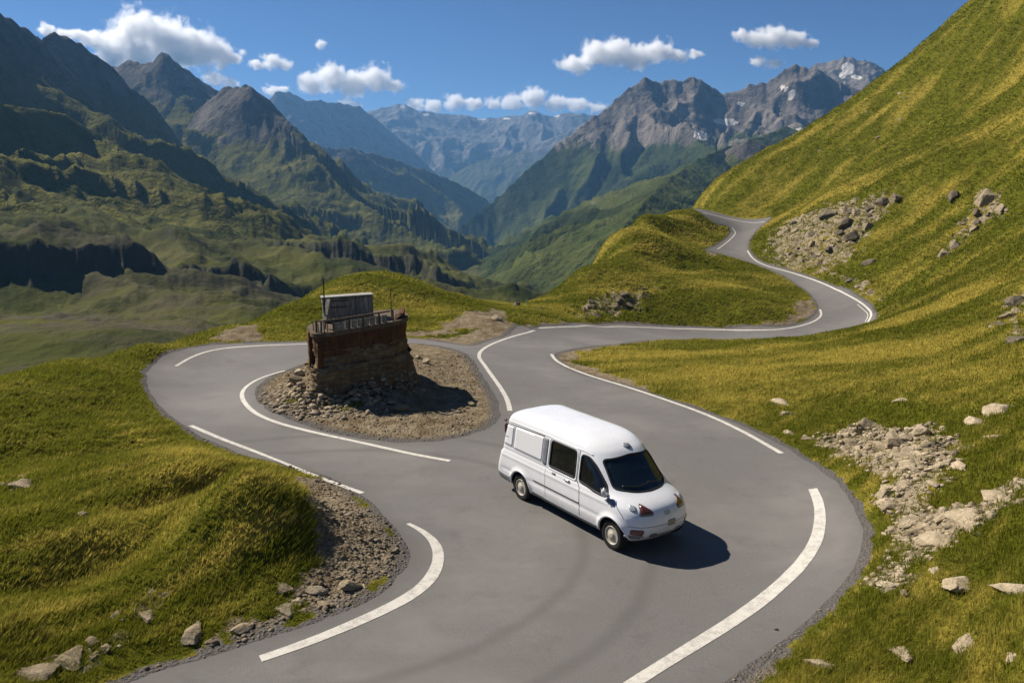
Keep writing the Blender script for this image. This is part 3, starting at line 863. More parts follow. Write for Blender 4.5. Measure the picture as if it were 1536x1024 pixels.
mountain("mountain", [(480, 200, 5000), (540, 168, 5000), (575, 160, 5000), (598, 154, 5000), (622, 164, 5000), (652, 168, 5000), (690, 173, 5000), (722, 177, 5000), (745, 176, 5000), (778, 172, 5000), (800, 166, 5000), (830, 172, 5000), (856, 168, 5000), (888, 173, 5000), (950, 190, 5000), (1010, 210, 5000)], M_far, 3300, 5700, slope_n=.5, spur=.3, lam=400, seed=18.6, rock_h=(.2, .8), foot=-200, jag=.6,
         snow=[(604, 160, 4, 3, 0), (640, 172, 6, 2, 0), (722, 179, 7, 2, 0), (760, 178, 6, 2, 0), (800, 170, 8, 2, 0), (835, 174, 5, 2, 0)])
mountain("mountain", [(600, 320, 4300), (640, 290, 4300), (690, 255, 4300), (720, 240, 4300), (770, 229, 4350), (830, 205, 4400), (880, 188, 4450), (940, 180, 4500)], M_far, 2700, 5500, slope_n=.5, spur=.24, lam=380, seed=21.1, rock_h=(.4, 1.0), foot=-200, jag=.4)
mountain("mountain", [(1180, 190, 1500), (1060, 232, 1180), (1030, 250, 1010), (1005, 268, 880), (985, 286, 770), (965, 306, 680), (945, 330, 610), (925, 352, 560)], M_grey, 300, 1900, slope_n=.47, slope_f=.42, spur=.24, lam=120, seed=44.3, rock_h=(.9, 1.5), foot=-100, curve=.0, nA=460, nR=300, jag=.2, az_pad=.2)
mountain("mountain", [(560, 420, 1712), (636, 384, 1757), (660, 362, 1772), (700, 332, 1796), (740, 300, 1820), (780, 264, 1844), (820, 228, 1868), (860, 196, 1892), (889, 174, 1909), (927, 144, 1932), (950, 126, 1946), (968, 116, 1956), (992, 125, 1971), (1009, 116, 1976), (1024, 120, 1978), (1041, 113, 1980), (1060, 124, 1982), (1086, 139, 1984), (1108, 134, 1986), (1130, 125, 1989), (1151, 122, 1991), (1170, 107, 1993), (1188, 95, 1994), (1205, 96, 1996), (1221, 103, 1998), (1260, 120, 2002), (1330, 150, 2009), (1420, 180, 2018)],
         M_grey, 430, 3000, slope_n=.15, spur=0.32, lam=190, seed=25.7, rock_h=(.40, .74), foot=-110, nA=560, nR=340, curve=.62, jag=0.9,
         snow=[(1088, 183, 19, 5, .1), (1052, 203, 13, 7, .3), (1165, 207, 22, 5, -.2), (1187, 143, 6, 8, .6), (1111, 156, 7, 3, .2), (1176, 132, 6, 3, .3), (1200, 196, 12, 4, -.2)])
mountain("mountain", [(1120, 150, 2700), (1180, 118, 2700), (1225, 97, 2700), (1250, 90, 2700), (1274, 85, 2700), (1296, 90, 2700), (1318, 97, 2700), (1345, 112, 2700), (1420, 150, 2700), (1500, 190, 2700)], M_grey, 2100, 3500, slope_n=.62, spur=.36, lam=260, seed=28.4, rock_h=(.0, .3), foot=-100,
         snow=[(1272, 103, 9, 8, .6), (1285, 116, 8, 3, .2), (1264, 113, 5, 5, .4)])
mountain("mountain", [(1010, 285, 1250), (1050, 255, 1240), (1078, 234, 1230), (1100, 218, 1225), (1125, 209, 1220), (1145, 216, 1215), (1165, 232, 1210), (1200, 250, 1200), (1300, 280, 1150)], M_dark, 800, 1700, slope_n=.75, spur=.25, lam=80, seed=31.0, rock_h=(.6, 1.0), foot=-60, nA=240, nR=160)
# ------------------------------------------------------------------ the van
VP = (1.862, 18.217); VYAW = math.radians(-55.77)
van = bpy.data.objects.new("minibus_van", None); COL.objects.link(van)
van.location = (VP[0], VP[1], float(on_road(np.array([VP]))[0])); van.rotation_euler = (0, 0, VYAW)
van.empty_display_size = .3
tag(van, "white minibus van with dark windows driving across the hairpin junction", "van")


def paint(name, col, rough=.28, coat=.6, metal=0., dirt=.0):
    t = NT(name); o = t.obj()
    n = t.noise(o, 2.2, 6, .6)
    c = t.mix(t.rng(n, .35, .7), tuple(x * .96 for x in col), col)
    if dirt:                                                     # road dust thrown up over the sills
        z = t.sep(o, 2)
        f = t.math('MULTIPLY', t.rng(t.math('ADD', z, t.math('MULTIPLY', t.noise(o, 3.5, 6, .7), .45)), .95, .40), dirt)
        c = t.mix(f, c, (.30, .275, .24))
    t.b.inputs['Coat Weight'].default_value = coat; t.b.inputs['Coat Roughness'].default_value = .06
    return t.fin(c, t.rng(n, .3, .7, rough * .85, rough * 1.15), None, .5, metal)


M_white = paint("white_car_paint", (.82, .825, .84), dirt=.3)
M_white2 = paint("white_panel_paint", (.72, .725, .735), .35, .4)
M_grey = flat("grey_bumper_plastic", (.16, .165, .18), .5, .4)
M_black = flat("black_rubber", (.012, .012, .013), .55, .3)
M_trim = flat("black_trim", (.02, .021, .023), .35, .45)
M_rub = flat("tyre_rubber", (.018, .017, .016), .8, .2)
M_hub = paint("cream_wheel_trim", (.42, .385, .32), .4, .2)
M_dark = flat("dark_cabin", (.02, .021, .024), .8, .2)
M_seat = flat("seat_cloth", (.055, .06, .07), .9, .1)
M_dash = flat("dashboard_plastic", (.05, .055, .06), .6, .3)
M_chrome = flat("door_handle_metal", (.30, .31, .33), .3, .5, .6)


def glass(name, tint, trans=.85):
    t = NT(name); o = t.obj()
    n = t.noise(o, 1.4, 3)
    t.b.inputs['Transmission Weight'].default_value = trans; t.b.inputs['IOR'].default_value = 1.45
    return t.fin(t.mix(n, tuple(x * .8 for x in tint), tint), .03, None, .5)


M_glass = glass("tinted_glass", (.05, .06, .07))
M_shield = glass("windscreen_glass", (.07, .13, .20))


def lamp(name, col):
    t = NT(name); o = t.obj()
    w = t.math('SINE', t.math('MULTIPLY', t.sep(o, 1), 160.0))
    t.b.inputs['Coat Weight'].default_value = 1.0; t.b.inputs['Coat Roughness'].default_value = .04
    return t.fin(t.mix(t.rng(w, -1, 1), tuple(x * .55 for x in col), col), .25, None, .5)


M_amber = lamp("brown_amber_lens", (.12, .032, .016))
M_red = lamp("red_lens", (.15, .028, .02))
M_clear = lamp("clear_lens", (.42, .45, .48))

# body as a stack of plan outlines: height, rear x, front x, half width, corner sharpness front and rear
LV = [  # z, xr, xf, w, nf, nr
    (.26, -2.55, 2.12, .80, 2.5, 3.0), (.30, -2.60, 2.24, .855, 2.5, 3.0), (.36, -2.71, 2.33, .885, 2.5, 3.0), (.46, -2.76, 2.40, .905, 2.5, 3.0), (.56, -2.77, 2.425, .915, 2.5, 3.0), (.66, -2.755, 2.435, .92, 2.45, 3),
    (.78, -2.72, 2.425, .92, 2.4, 3), (.88, -2.69, 2.39, .918, 2.4, 3), (.96, -2.665, 2.33, .915, 2.4, 3), (1.03, -2.64, 2.24, .91, 2.35, 3), (1.10, -2.57, 2.11, .905, 2.35, 3),
    (1.16, -2.56, 1.975, .90, 2.4, 3), (1.22, -2.55, 1.85, .893, 2.5, 3), (1.28, -2.54, 1.755, .886, 2.6, 3), (1.36, -2.525, 1.66, .874, 2.7, 3), (1.48, -2.50, 1.53, .858, 2.8, 3), (1.60, -2.48, 1.40, .842, 2.9, 3),
    (1.72, -2.455, 1.27, .825, 2.9, 3), (1.80, -2.44, 1.175, .812, 2.9, 3), (1.87, -2.425, 1.08, .80, 2.9, 3), (1.93, -2.405, .96, .783, 2.9, 3), (1.98, -2.375, .83, .757, 2.9, 3), (2.02, -2.33, .67, .715, 2.9, 3),
    (2.05, -2.25, .48, .645, 2.8, 3), (2.075, -2.08, .22, .54, 2.6, 2.8), (2.09, -1.82, -.08, .40, 2.4, 2.6), (2.098, -1.45, -.5, .22, 2.2, 2.4)]
LV = np.array(LV)
ZS = np.concatenate([np.arange(.26, 1.90, .021), np.arange(1.90, 2.05, .011), np.linspace(2.05, 2.098, 14)])


def _spl(zq, col):
    """smooth monotone-ish interpolation of the level table"""
    z = LV[:, 0]; y = LV[:, col]
    m = np.gradient(y, z)
    i = np.clip(np.searchsorted(z, zq) - 1, 0, len(z) - 2)
    h = z[i + 1] - z[i]; t = (zq - z[i]) / h
    # Fritsch-Carlson style limiter
    dl = np.diff(y) / np.diff(z); mm = m.copy()
    for k in range(1, len(z) - 1):
        mm[k] = 0 if dl[k - 1] * dl[k] <= 0 else 2 / (1 / dl[k - 1] + 1 / dl[k])
    mm[0], mm[-1] = dl[0], dl[-1]
    return (2 * t ** 3 - 3 * t ** 2 + 1) * y[i] + (t ** 3 - 2 * t ** 2 + t) * h * mm[i] + (-2 * t ** 3 + 3 * t ** 2) * y[i + 1] + (t ** 3 - t ** 2) * h * mm[i + 1]


def outline(z, n=300):
    """points round the van at height z, evenly spaced, starting at the middle of the tail, left side first"""
    xr, xf, w, nf, nr = [float(_spl(np.array([z]), k)[0]) for k in range(1, 6)]
    # straight flanks between a rounded tail and a rounded nose
    af = min(float(np.interp(z, [.26, .5, .8, 1.0, 1.15, 1.3, 1.6, 1.9, 2.0, 2.1], [.62, .66, .72, .80, .95, 1.0, .95, .9, .8, .6])), (xf - xr) * .45)
    ar = min(float(np.interp(z, [.26, 1.9, 2.0, 2.1], [.30, .30, .34, .5])), (xf - xr) * .45)
    th = np.linspace(0, np.pi / 2, 700)
    c, s = np.cos(th), np.sin(th)
    fx, fy = xf - af + af * c ** (2 / nf), w * s ** (2 / nf)
    rx, ry = xr + ar - ar * c ** (2 / nr), w * s ** (2 / nr)
    x = np.concatenate([fx, rx[::-1]]); y = np.concatenate([fy, ry[::-1]])
    L = np.concatenate([[0], np.cumsum(np.hypot(np.diff(x), np.diff(y)))])
    q = np.linspace(0, L[-1], n // 2 + 1)
    xx = np.interp(q, L, x)[::-1]; yy = np.interp(q, L, y)[::-1]
    X = np.concatenate([xx, xx[-2:0:-1]]); Y = np.concatenate([yy, -yy[-2:0:-1]])
    return X, Y


NO = 420
rows = [outline(z, NO) for z in ZS]
BX = np.array([r[0] for r in rows]); BY = np.array([r[1] for r in rows]); BZ = np.repeat(ZS[:, None], NO, 1)
# swage along the waist and a crease above the sill
flank = sstep(-2.55, -2.3, BX) * sstep(1.75, 1.3, BX)
off = .010 * np.exp(-((BZ - .98) / .035) ** 2) - .012 * np.exp(-((BZ - .62) / .05) ** 2) - .012 * np.exp(-((BZ - 1.13) / .03) ** 2)
BY += np.sign(BY) * off * flank * (np.abs(BY) > .5)
# sill tucks under
# wheel-arch flares
WX = (-1.62, 1.70); WR = .325; AR = .405
for wx in WX:
    rr_ = np.hypot(BX - wx, BZ - WR)
    BY += np.sign(BY) * .022 * np.exp(-((rr_ - AR - .03) / .05) ** 2) * (np.abs(BY) > .5)
# nose: recess of the mouth between the bumper corners
mouth = sstep(2.0, 2.25, BX) * np.exp(-((BZ - .36) / .05) ** 4) * sstep(.52, .40, np.abs(BY))
BX -= .05 * mouth


def poly_in(poly, x, z):
    return inside(np.array(poly, float), np.stack([x.ravel(), z.ravel()], -1)).reshape(x.shape)


def rounded(pts, r=.05, k=5):
    """polygon with rounded corners"""
    P = np.array(pts, float); out = []
    for i in range(len(P)):
        a, b, c = P[i - 1], P[i], P[(i + 1) % len(P)]
        u = (a - b) / np.linalg.norm(a - b); v = (c - b) / np.linalg.norm(c - b)
        ra = min(r, .45 * np.linalg.norm(a - b), .45 * np.linalg.norm(c - b))
        p0, p1 = b + u * ra, b + v * ra
        for q in np.linspace(0, 1, k):
            out.append((1 - q) ** 2 * p0 + 2 * q * (1 - q) * b + q * q * p1)
    return np.array(out)


# openings in the flank (x, z) and the windscreen (y, z)
W_SLIDE = rounded([(-.49, 1.205), (.445, 1.20), (.42, 1.79), (-.49, 1.795)], .07)
W_DOOR = rounded([(.60, 1.19), (1.08, 1.11), (1.52, 1.10), (1.38, 1.29), (1.03, 1.615), (.80, 1.755), (.59, 1.77)], .08)
W_REAR = rounded([(-2.26, 1.20), (-.86, 1.20), (-.86, 1.795), (-2.22, 1.78)], .05)
SHIELD = rounded([(-.70, 1.255), (-.36, 1.205), (0, 1.19), (.36, 1.205), (.70, 1.255), (.635, 1.745), (0, 1.785), (-.635, 1.745)], .06)
W_TAIL = rounded([(-.66, 1.22), (.66, 1.22), (.60, 1.78), (-.60, 1.78)], .08)
nz_, no_ = len(ZS), NO
CX = (BX[:-1] + BX[1:]) / 2; CX = (CX + np.roll(CX, -1, 1)) / 2
CY = (BY[:-1] + BY[1:]) / 2; CY = (CY + np.roll(CY, -1, 1)) / 2
CZ = (BZ[:-1] + BZ[1:]) / 2; CZ = (CZ + np.roll(CZ, -1, 1)) / 2
side_ = (np.abs(CY) > .55) & (CX < 1.62)
f_slide = poly_in(W_SLIDE, CX, CZ) & side_
f_door = poly_in(W_DOOR, CX, CZ) & side_
f_shield = poly_in(SHIELD, CY, CZ) & (CX > .85)
f_arch = np.zeros(CX.shape, bool)
for wx in WX: f_arch |= (np.hypot(CX - wx, CZ - WR) < AR) & (np.abs(CY) > .5)
f_tail = poly_in(W_TAIL, CY, CZ) & (CX < -2.2)
i0 = np.arange(nz_ - 1)[:, None] * no_ + np.arange(no_)[None]
i1 = np.arange(nz_ - 1)[:, None] * no_ + (np.arange(no_)[None] + 1) % no_
Q = np.stack([i0, i0 + no_, i1 + no_, i1], -1)
BV = np.stack([BX, BY, BZ], -1).reshape(-1, 3)
# body normals point outwards
keep = ~(f_slide | f_door | f_shield | f_arch | f_tail)


def sub_mesh(name, faces, mat, parent, push=0.0, extra=None):
    used, inv = np.unique(faces, return_inverse=True)
    me = np_mesh(name, BV[used] + BN[used] * push, inv.reshape(-1, 4))
    return link(name, me, mat, parent)


_m = np_mesh("tmp", BV, Q.reshape(-1, 4))
BN = np.empty(len(BV) * 3, np.float32); _m.vertices.foreach_get('normal', BN); BN = BN.reshape(-1, 3)
if (BN[:, 1] * BV[:, 1]).sum() < 0:
    Q = Q[:, :, ::-1]; BN = -BN
bpy.data.meshes.remove(_m)
used, inv = np.unique(Q[keep], return_inverse=True)
bme = np_mesh("body", BV[used], inv.reshape(-1, 4))
bm = bmesh.new(); bm.from_mesh(bme)
top = [v for v in bm.verts if v.co.z > 2.0979]
if len(top) > 3:
    try: bmesh.ops.contextual_create(bm, geom=[e for e in bm.edges if e.verts[0].co.z > 2.0979 and e.verts[1].co.z > 2.0979])
    except Exception: pass
bmesh.ops.recalc_face_normals(bm, faces=bm.faces)
bm.to_mesh(bme); bm.free()
body = link("body", bme, M_white, van)
BODYBVH = BVHTree.FromPolygons([Vector(v) for v in BV], [tuple(q) for q in Q.reshape(-1, 4)])


def skin(x=None, z=None, y=None, s=-1):
    """point of the body surface and its outward normal: flank at (x, z) on side s, or front at (y, z)"""
    if y is None:
        h = BODYBVH.ray_cast(Vector((x, s * 3, z)), Vector((0, -s, 0)))
    else:
        h = BODYBVH.ray_cast(Vector((5 * s, y, z)), Vector((-s, 0, 0)))
    if h[0] is None: h = BODYBVH.find_nearest(Vector((x, s * .9, z)) if y is None else Vector((2.4 * s, y, z)))
    n = h[1] if h[1].dot(Vector((0, s, 0)) if y is None else Vector((s, 0, 0))) > 0 else -h[1]
    return h[0], n


def strip(name, pts, nrm, w, th, mat, parent, closed=False, lift=.0):
    """flat raised band laid along the skin"""
    n = len(pts); V = []; F_ = []
    for i in range(n):
        a = pts[(i - 1) % n] if closed or i > 0 else pts[i]
        b = pts[(i + 1) % n] if closed or i < n - 1 else pts[i]
        tg = (b - a).normalized(); nn = nrm[i]; sd_ = tg.cross(nn).normalized()
        c = pts[i]
        for du, dn in ((-.5, -.6), (-.5, .25), (-.28, .5), (.28, .5), (.5, .25), (.5, -.6)):
            V.append(c + sd_ * (w * du) + nn * (th * dn + lift))
    for i in range(n if closed else n - 1):
        j = (i + 1) % n
        for k in range(5):
            F_.append((i * 6 + k, i * 6 + k + 1, j * 6 + k + 1, j * 6 + k))
    if not closed:
        F_.append((0, 1, 2, 3)); F_.append((0, 3, 4, 5)); m_ = (n - 1) * 6; F_.append((m_, m_ + 1, m_ + 2, m_ + 3)); F_.append((m_, m_ + 3, m_ + 4, m_ + 5))
    me = np_mesh(name, [tuple(v) for v in V], F_)
    bm = bmesh.new(); bm.from_mesh(me); bmesh.ops.recalc_face_normals(bm, faces=bm.faces); bm.to_mesh(me); bm.free()
    return link(name, me, mat, parent)


def dens(poly, step=.03, closed=True):
    P = np.array(poly, float)
    if closed: P = np.vstack([P, P[:1]])
    L = np.concatenate([[0], np.cumsum(np.hypot(*np.diff(P, axis=0).T))])
    n = max(int(L[-1] / step), 2)
    q = np.linspace(0, L[-1], n + 1)[:-1] if closed else np.linspace(0, L[-1], n + 1)
    return np.stack([np.interp(q, L, P[:, 0]), np.interp(q, L, P[:, 1])], -1)


def flank_strip(name, poly, w, th, mat, parent, s, closed=True, lift=0.):
    A = [skin(x=q[0], z=q[1], s=s) for q in dens(poly, .035, closed)]
    return strip(name, [a[0] for a in A], [a[1] for a in A], w, th, mat, parent, closed, lift)


def nose_strip(name, poly, w, th, mat, parent, closed=True, lift=0., s=1):
    A = [skin(y=q[0], z=q[1], s=s) for q in dens(poly, .035, closed)]
    return strip(name, [a[0] for a in A], [a[1] for a in A], w, th, mat, parent, closed, lift)


def patch(name, poly, mat, parent, s=None, nose=False, lift=.006, step=.04, tail=1):
    """panel following the skin inside an outline, slightly proud of it, with a turned-in rim"""
    o = dens(poly, step)
    lo, hi = o.min(0), o.max(0)
    G = np.stack(np.meshgrid(np.arange(lo[0], hi[0], step), np.arange(lo[1], hi[1], step)), -1).reshape(-1, 2)
    G = G[inside(o, G)]
    if len(G): G = G[dist_line(o, G) > step * .45]
    v, e, f, *_ = delaunay_2d_cdt([Vector(q) for q in np.vstack([o, G])], [(i, (i + 1) % len(o)) for i in range(len(o))], [], 1, 1e-6)
    A = [skin(y=q.x, z=q.y, s=tail) if nose else skin(x=q.x, z=q.y, s=s) for q in v]
    bm = bmesh.new()
    vs = [bm.verts.new(a[0] + a[1] * lift) for a in A]
    for q in f:
        try: bm.faces.new([vs[i] for i in q])
        except ValueError: pass
    bmesh.ops.recalc_face_normals(bm, faces=bm.faces)
    n_ = A[0][1]
    if bm.faces and sum((fc.normal.dot(n_) for fc in list(bm.faces)[:20])) < 0: bmesh.ops.reverse_faces(bm, faces=bm.faces)
    ed = [e_ for e_ in bm.edges if e_.is_boundary]
    r = bmesh.ops.extrude_edge_only(bm, edges=ed)
    nv = [g for g in r['geom'] if isinstance(g, bmesh.types.BMVert)]
    for q in nv:
        h = BODYBVH.find_nearest(q.co)
        q.co = h[0] - (q.co - h[0]) * .5
    me = bpy.data.meshes.new(name); bm.to_mesh(me); bm.free()
    return link(name, me, mat, parent)


def boxm(bm, c, d, rot=None, bev=0.):
    r = bmesh.ops.create_cube(bm, size=1.0)
    vs = r['verts']
    for v in vs: v.co = Vector((v.co.x * d[0], v.co.y * d[1], v.co.z * d[2]))
    if bev:
        es = list({e for v in vs for e in v.link_edges})
        rb = bmesh.ops.bevel(bm, geom=es, offset=bev, segments=2, affect='EDGES', clamp_overlap=True)
        vs = list({v for f in rb['faces'] for v in f.verts} | {v for v in vs if v.is_valid})
    M = Matrix.Translation(c) @ (rot.to_4x4() if rot is not None else Matrix())
    bmesh.ops.transform(bm, matrix=M, verts=vs)
    return vs


def bm_obj(name, bm, mat, parent=None, sm=True):
    me = bpy.data.meshes.new(name); bmesh.ops.recalc_face_normals(bm, faces=bm.faces); bm.to_mesh(me); bm.free()
    return link(name, me, mat, parent, sm)


# glazing
for s in (-1, 1):
    m_ = (np.sign(CY) == s)
    w = sub_mesh("side_window", Q[f_slide & m_], M_glass, van, -.012)
    flank_strip("window_seal", W_SLIDE, .045, .016, M_black, w, s)
    flank_strip("window_surround", rounded([(-.545, 1.155), (.50, 1.15), (.475, 1.835), (-.545, 1.84)], .08), .022, .018, M_white2, w, s)
    w = sub_mesh("front_door_window", Q[f_door & m_], M_glass, van, -.012)
    flank_strip("window_seal", W_DOOR, .045, .016, M_black, w, s)
    # blanked rear quarter: two pressed panels in a shallow frame
    pn = patch("side_panel", rounded([(-1.91, 1.245), (-.80, 1.235), (-.80, 1.785), (-1.91, 1.75)], .03), M_white2, van, s, lift=.007)
    flank_strip("panel_seam", rounded([(-1.94, 1.22), (-.77, 1.21), (-.77, 1.81), (-1.94, 1.775)], .03), .014, .008, M_grey, pn, s)
    pn = patch("side_panel", rounded([(-2.36, 1.27), (-2.0, 1.255), (-2.0, 1.735), (-2.34, 1.71)], .03), M_white2, van, s, lift=.007)
    flank_strip("panel_seam", rounded([(-2.39, 1.245), (-1.97, 1.23), (-1.97, 1.76), (-2.37, 1.735)], .03), .014, .008, M_grey, pn, s)
    flank_strip("panel_latch", [(-2.32, 1.44), (-2.18, 1.45)], .03, .02, M_chrome, pn, s, False)
    # dark pillar between panel and sliding window, black strip drawing the shadow under the gutter, seams
    patch("pillar_trim", rounded([(-.745, 1.20), (-.605, 1.19), (-.605, 1.80), (-.75, 1.80)], .02), M_grey, van, s, lift=.012)
    flank_strip("roof_gutter", [(-2.36, 1.835), (-1.5, 1.85), (-.7, 1.86), (.2, 1.865), (.62, 1.85), (.86, 1.80)], .022, .02, M_white2, van, s, False)
    flank_strip("gutter_shadow_strip", [(-2.34, 1.775), (-1.5, 1.80), (-.76, 1.825)], .016, .008, M_black, van, s, False)
    flank_strip("door_seam", [(.525, 1.84), (.53, 1.15), (.633, 1.04), (.635, .40)], .018, .006, M_trim, van, s, False)
    flank_strip("door_seam", [(-.62, 1.12), (-.62, .42)], .011, .005, M_grey, van, s, False)
    flank_strip("door_seam", [(1.74, 1.085), (1.80, 1.0), (1.98, .85), (2.02, .80)], .012, .006, M_trim, van, s, False)
    flank_strip("slide_rail", [(-1.07, .69), (.625, .69)], .03, .016, M_trim, van, s, False)
    flank_strip("sill_trim", [(-1.16, .36), (-.2, .33), (1.2, .33)], .10, .022, M_grey, van, s, False)
    for hx in (.20,):
        h = flank_strip("door_handle", [(hx - .09, 1.07), (hx + .08, 1.065)], .045, .05, M_chrome, van, s, False)
    flank_strip("handle_plate", [(-.36, 1.08), (-.24, 1.075)], .05, .02, M_grey, van, s, False)
    # wheels and arches
    for wx in WX:
        a = np.linspace(math.pi * .02 - .05, math.pi * .98 + .05, 30)
        flank_strip("wheel_arch", np.stack([wx + (AR + .012) * np.cos(a), WR + (AR + .012) * np.sin(a)], -1), .05, .03, M_white, van, s, False)
        bm = bmesh.new()                                            # dark wheel well
        n_ = 26; ring = []
        for k in range(n_ + 1):
            q = -.25 + (math.pi + .5) * k / n_
            px_, pz_ = wx + (AR + .02) * math.cos(q), WR + (AR + .02) * math.sin(q)
            yo = min(.91, abs(skin(x=px_, z=max(pz_, .275), s=s)[0].y) - .012)
            ring.append([bm.verts.new((px_, s * yy_, pz_)) for yy_ in (yo, .55)])
        for k in range(n_): bm.faces.new((ring[k][0], ring[k + 1][0], ring[k + 1][1], ring[k][1]))
        bm.faces.new([r_[1] for r_ in ring])
        bm_obj("wheel_well", bm, M_black, van)
        wh = bpy.data.objects.new("wheel", None); COL.objects.link(wh); wh.parent = van; wh.location = (wx, s * .80, WR)
        wh.empty_display_size = .1

        def lathe(name, prof, mat, par, seg=40):
            bm = bmesh.new(); R_ = []
            for k in range(seg):
                q = 2 * math.pi * k / seg
                R_.append([bm.verts.new((r_ * math.cos(q), s * y_, r_ * math.sin(q))) for r_, y_ in prof])
            for k in range(seg):
                A_, B_ = R_[k], R_[(k + 1) % seg]
                for j in range(len(prof) - 1): bm.faces.new((A_[j], B_[j], B_[j + 1], A_[j + 1]))
            bmesh.ops.remove_doubles(bm, verts=bm.verts, dist=1e-4)
            return bm_obj(name, bm, mat, par)
        lathe("tyre", [(.20, -.10), (.29, -.105), (.318, -.09), (.325, -.06), (.321, -.03), (.325, 0), (.321, .03), (.325, .06), (.318, .088), (.29, .102), (.25, .104), (.205, .092), (.198, .07)], M_rub, wh)
        lathe("rim", [(.205, .088), (.20, .10), (.188, .098), (.180, .080), (.165, .072), (.12, .088), (.075, .094), (.07, .108), (.04, .113), (.0, .114)], M_hub, wh)
    # lamps
    hl = patch("headlight", rounded([(s * .51, 1.06), (s * .35, .935), (s * .36, .885), (s * .625, .885)], .03), M_amber, van, nose=True, lift=.014, step=.03)
    nose_strip("lamp_rim", rounded([(s * .51, 1.075), (s * .335, .94), (s * .345, .872), (s * .64, .872)], .03), .014, .014, M_trim, hl)
    patch("side_marker", rounded([(s * .60, 1.03), (s * .66, .935), (s * .755, .965), (s * .70, 1.055)], .03), M_clear, van, nose=True, lift=.01, step=.03)
    patch("fog_lamp", rounded([(s * .565, .585), (s * .59, .47), (s * .81, .49), (s * .80, .60)], .03), M_red, van, nose=True, lift=.012, step=.03)
    nose_strip("bumper_strip", [(s * .56, .435), (s * .70, .44), (s * .82, .45)], .05, .02, M_grey, van, False)
    flank_strip("bumper_strip", [(2.02, .415), (2.16, .40), (2.25, .39)], .06, .022, M_grey, van, s, False)
    # mirror
    if s > 0: continue
    bm = bmesh.new()
    boxm(bm, Vector((1.50, s * .955, 1.225)), (.10, .10, .19), Matrix.Rotation(s * .25, 3, 'Z'), .035)
    boxm(bm, Vector((1.49, s * .88, 1.15)), (.06, .12, .05), None, .015)
    mi = bm_obj("wing_mirror", bm, M_white2, van)
    bm = bmesh.new(); boxm(bm, Vector((1.444, s * .958, 1.225)), (.01, .075, .155), Matrix.Rotation(s * .25, 3, 'Z'), .004)
    bm_obj("mirror_glass", bm, M_chrome, mi)
    patch("mirror_base", rounded([(1.46, 1.04), (1.78, .97), (1.74, 1.055), (1.56, 1.10)], .03), M_grey, van, s, lift=.012, step=.03)
    # rear light high on the corner, rear bumper corner
    flank_strip("tail_light", [(-2.50, 1.66), (-2.47, 1.78)], .10, .05, M_red, van, s, False) if 0 else None

ws = sub_mesh("windscreen", Q[f_shield], M_shield, van, -.01)
nose_strip("windscreen_seal", SHIELD, .05, .016, M_black, ws)
tw = sub_mesh("rear_window", Q[f_tail], M_glass, van, -.01)
nose_strip("window_seal", W_TAIL, .05, .016, M_black, tw, s=-1)
for s in (-1, 1):
    bm = bmesh.new()
    p0, n0 = skin(y=s * .76, z=1.62, s=-1)
    boxm(bm, p0 + Vector((-.012, s * .035, 0)), (.07, .10, .26), None, .025)
    tag(bm_obj("tail_light", bm, M_red, van))
    bm = bmesh.new(); p0, n0 = skin(y=s * .80, z=1.82, s=-1)
    boxm(bm, Vector((-2.44, s * .77, 1.80)), (.10, .07, .07), None, .02)
    bm_obj("marker_light", bm, M_red, van)
# wipers
for y0_, y1_ in ((-.55, .02), (.06, .62)):
    nose_strip("wiper", [(y0_, 1.30), ((y0_ + y1_) / 2, 1.275), (y1_, 1.285)], .022, .022, M_trim, van, False, .012)
nose_strip('bumper_seam', [(-.86, .66), (-.6, .645), (0, .64), (.6, .645), (.86, .66)], .012, .004, M_grey, van, False)
# number plate, emblem, mouth grille, lower bumper
pl = patch("number_plate", rounded([(.0, .59), (.21, .59), (.21, .715), (.0, .715)], .012), flat("faded_plate", (.33, .30, .20), .5, .3), van, nose=True, lift=.014, step=.03)
a = np.linspace(0, 2 * math.pi, 25)[:-1]
em = nose_strip("emblem", np.stack([.075 * np.cos(a), .875 + .042 * np.sin(a)], -1), .014, .014, M_chrome, van)
nose_strip("emblem_bar", [(-.038, .845), (-.028, .905)], .014, .012, M_chrome, em, False)
nose_strip("emblem_bar", [(.028, .845), (.038, .905)], .014, .012, M_chrome, em, False)
nose_strip("emblem_bar", [(-.03, .87), (.03, .882)], .014, .012, M_chrome, em, False)
patch("grille", rounded([(-.36, .33), (.40, .33), (.34, .385), (-.30, .385)], .03), M_trim, van, nose=True, lift=.004, step=.03)
nose_strip("bumper_lip", [(-.74, .31), (-.4, .295), (0, .29), (.4, .295), (.74, .31)], .05, .02, M_grey, van, False)
for s in (-1, 1):
    patch("bumper_vent", rounded([(s * .24, .41), (s * .44, .42), (s * .42, .49), (s * .26, .485)], .03), M_grey, van, nose=True, lift=.006, step=.03)
    nose_strip("badge", [(s * .56, .50), (s * .66, .515)], .03, .01, M_grey, van, False) if s > 0 else None
    flank_strip("rear_bumper", [(-2.72, .50), (-2.55, .43), (-2.3, .40), (-2.07, .40)], .16, .04, M_grey, van, s, False)
nose_strip("rear_bumper", [(-.78, .48), (0, .48), (.78, .48)], .18, .05, M_grey, van, False, 0., -1)
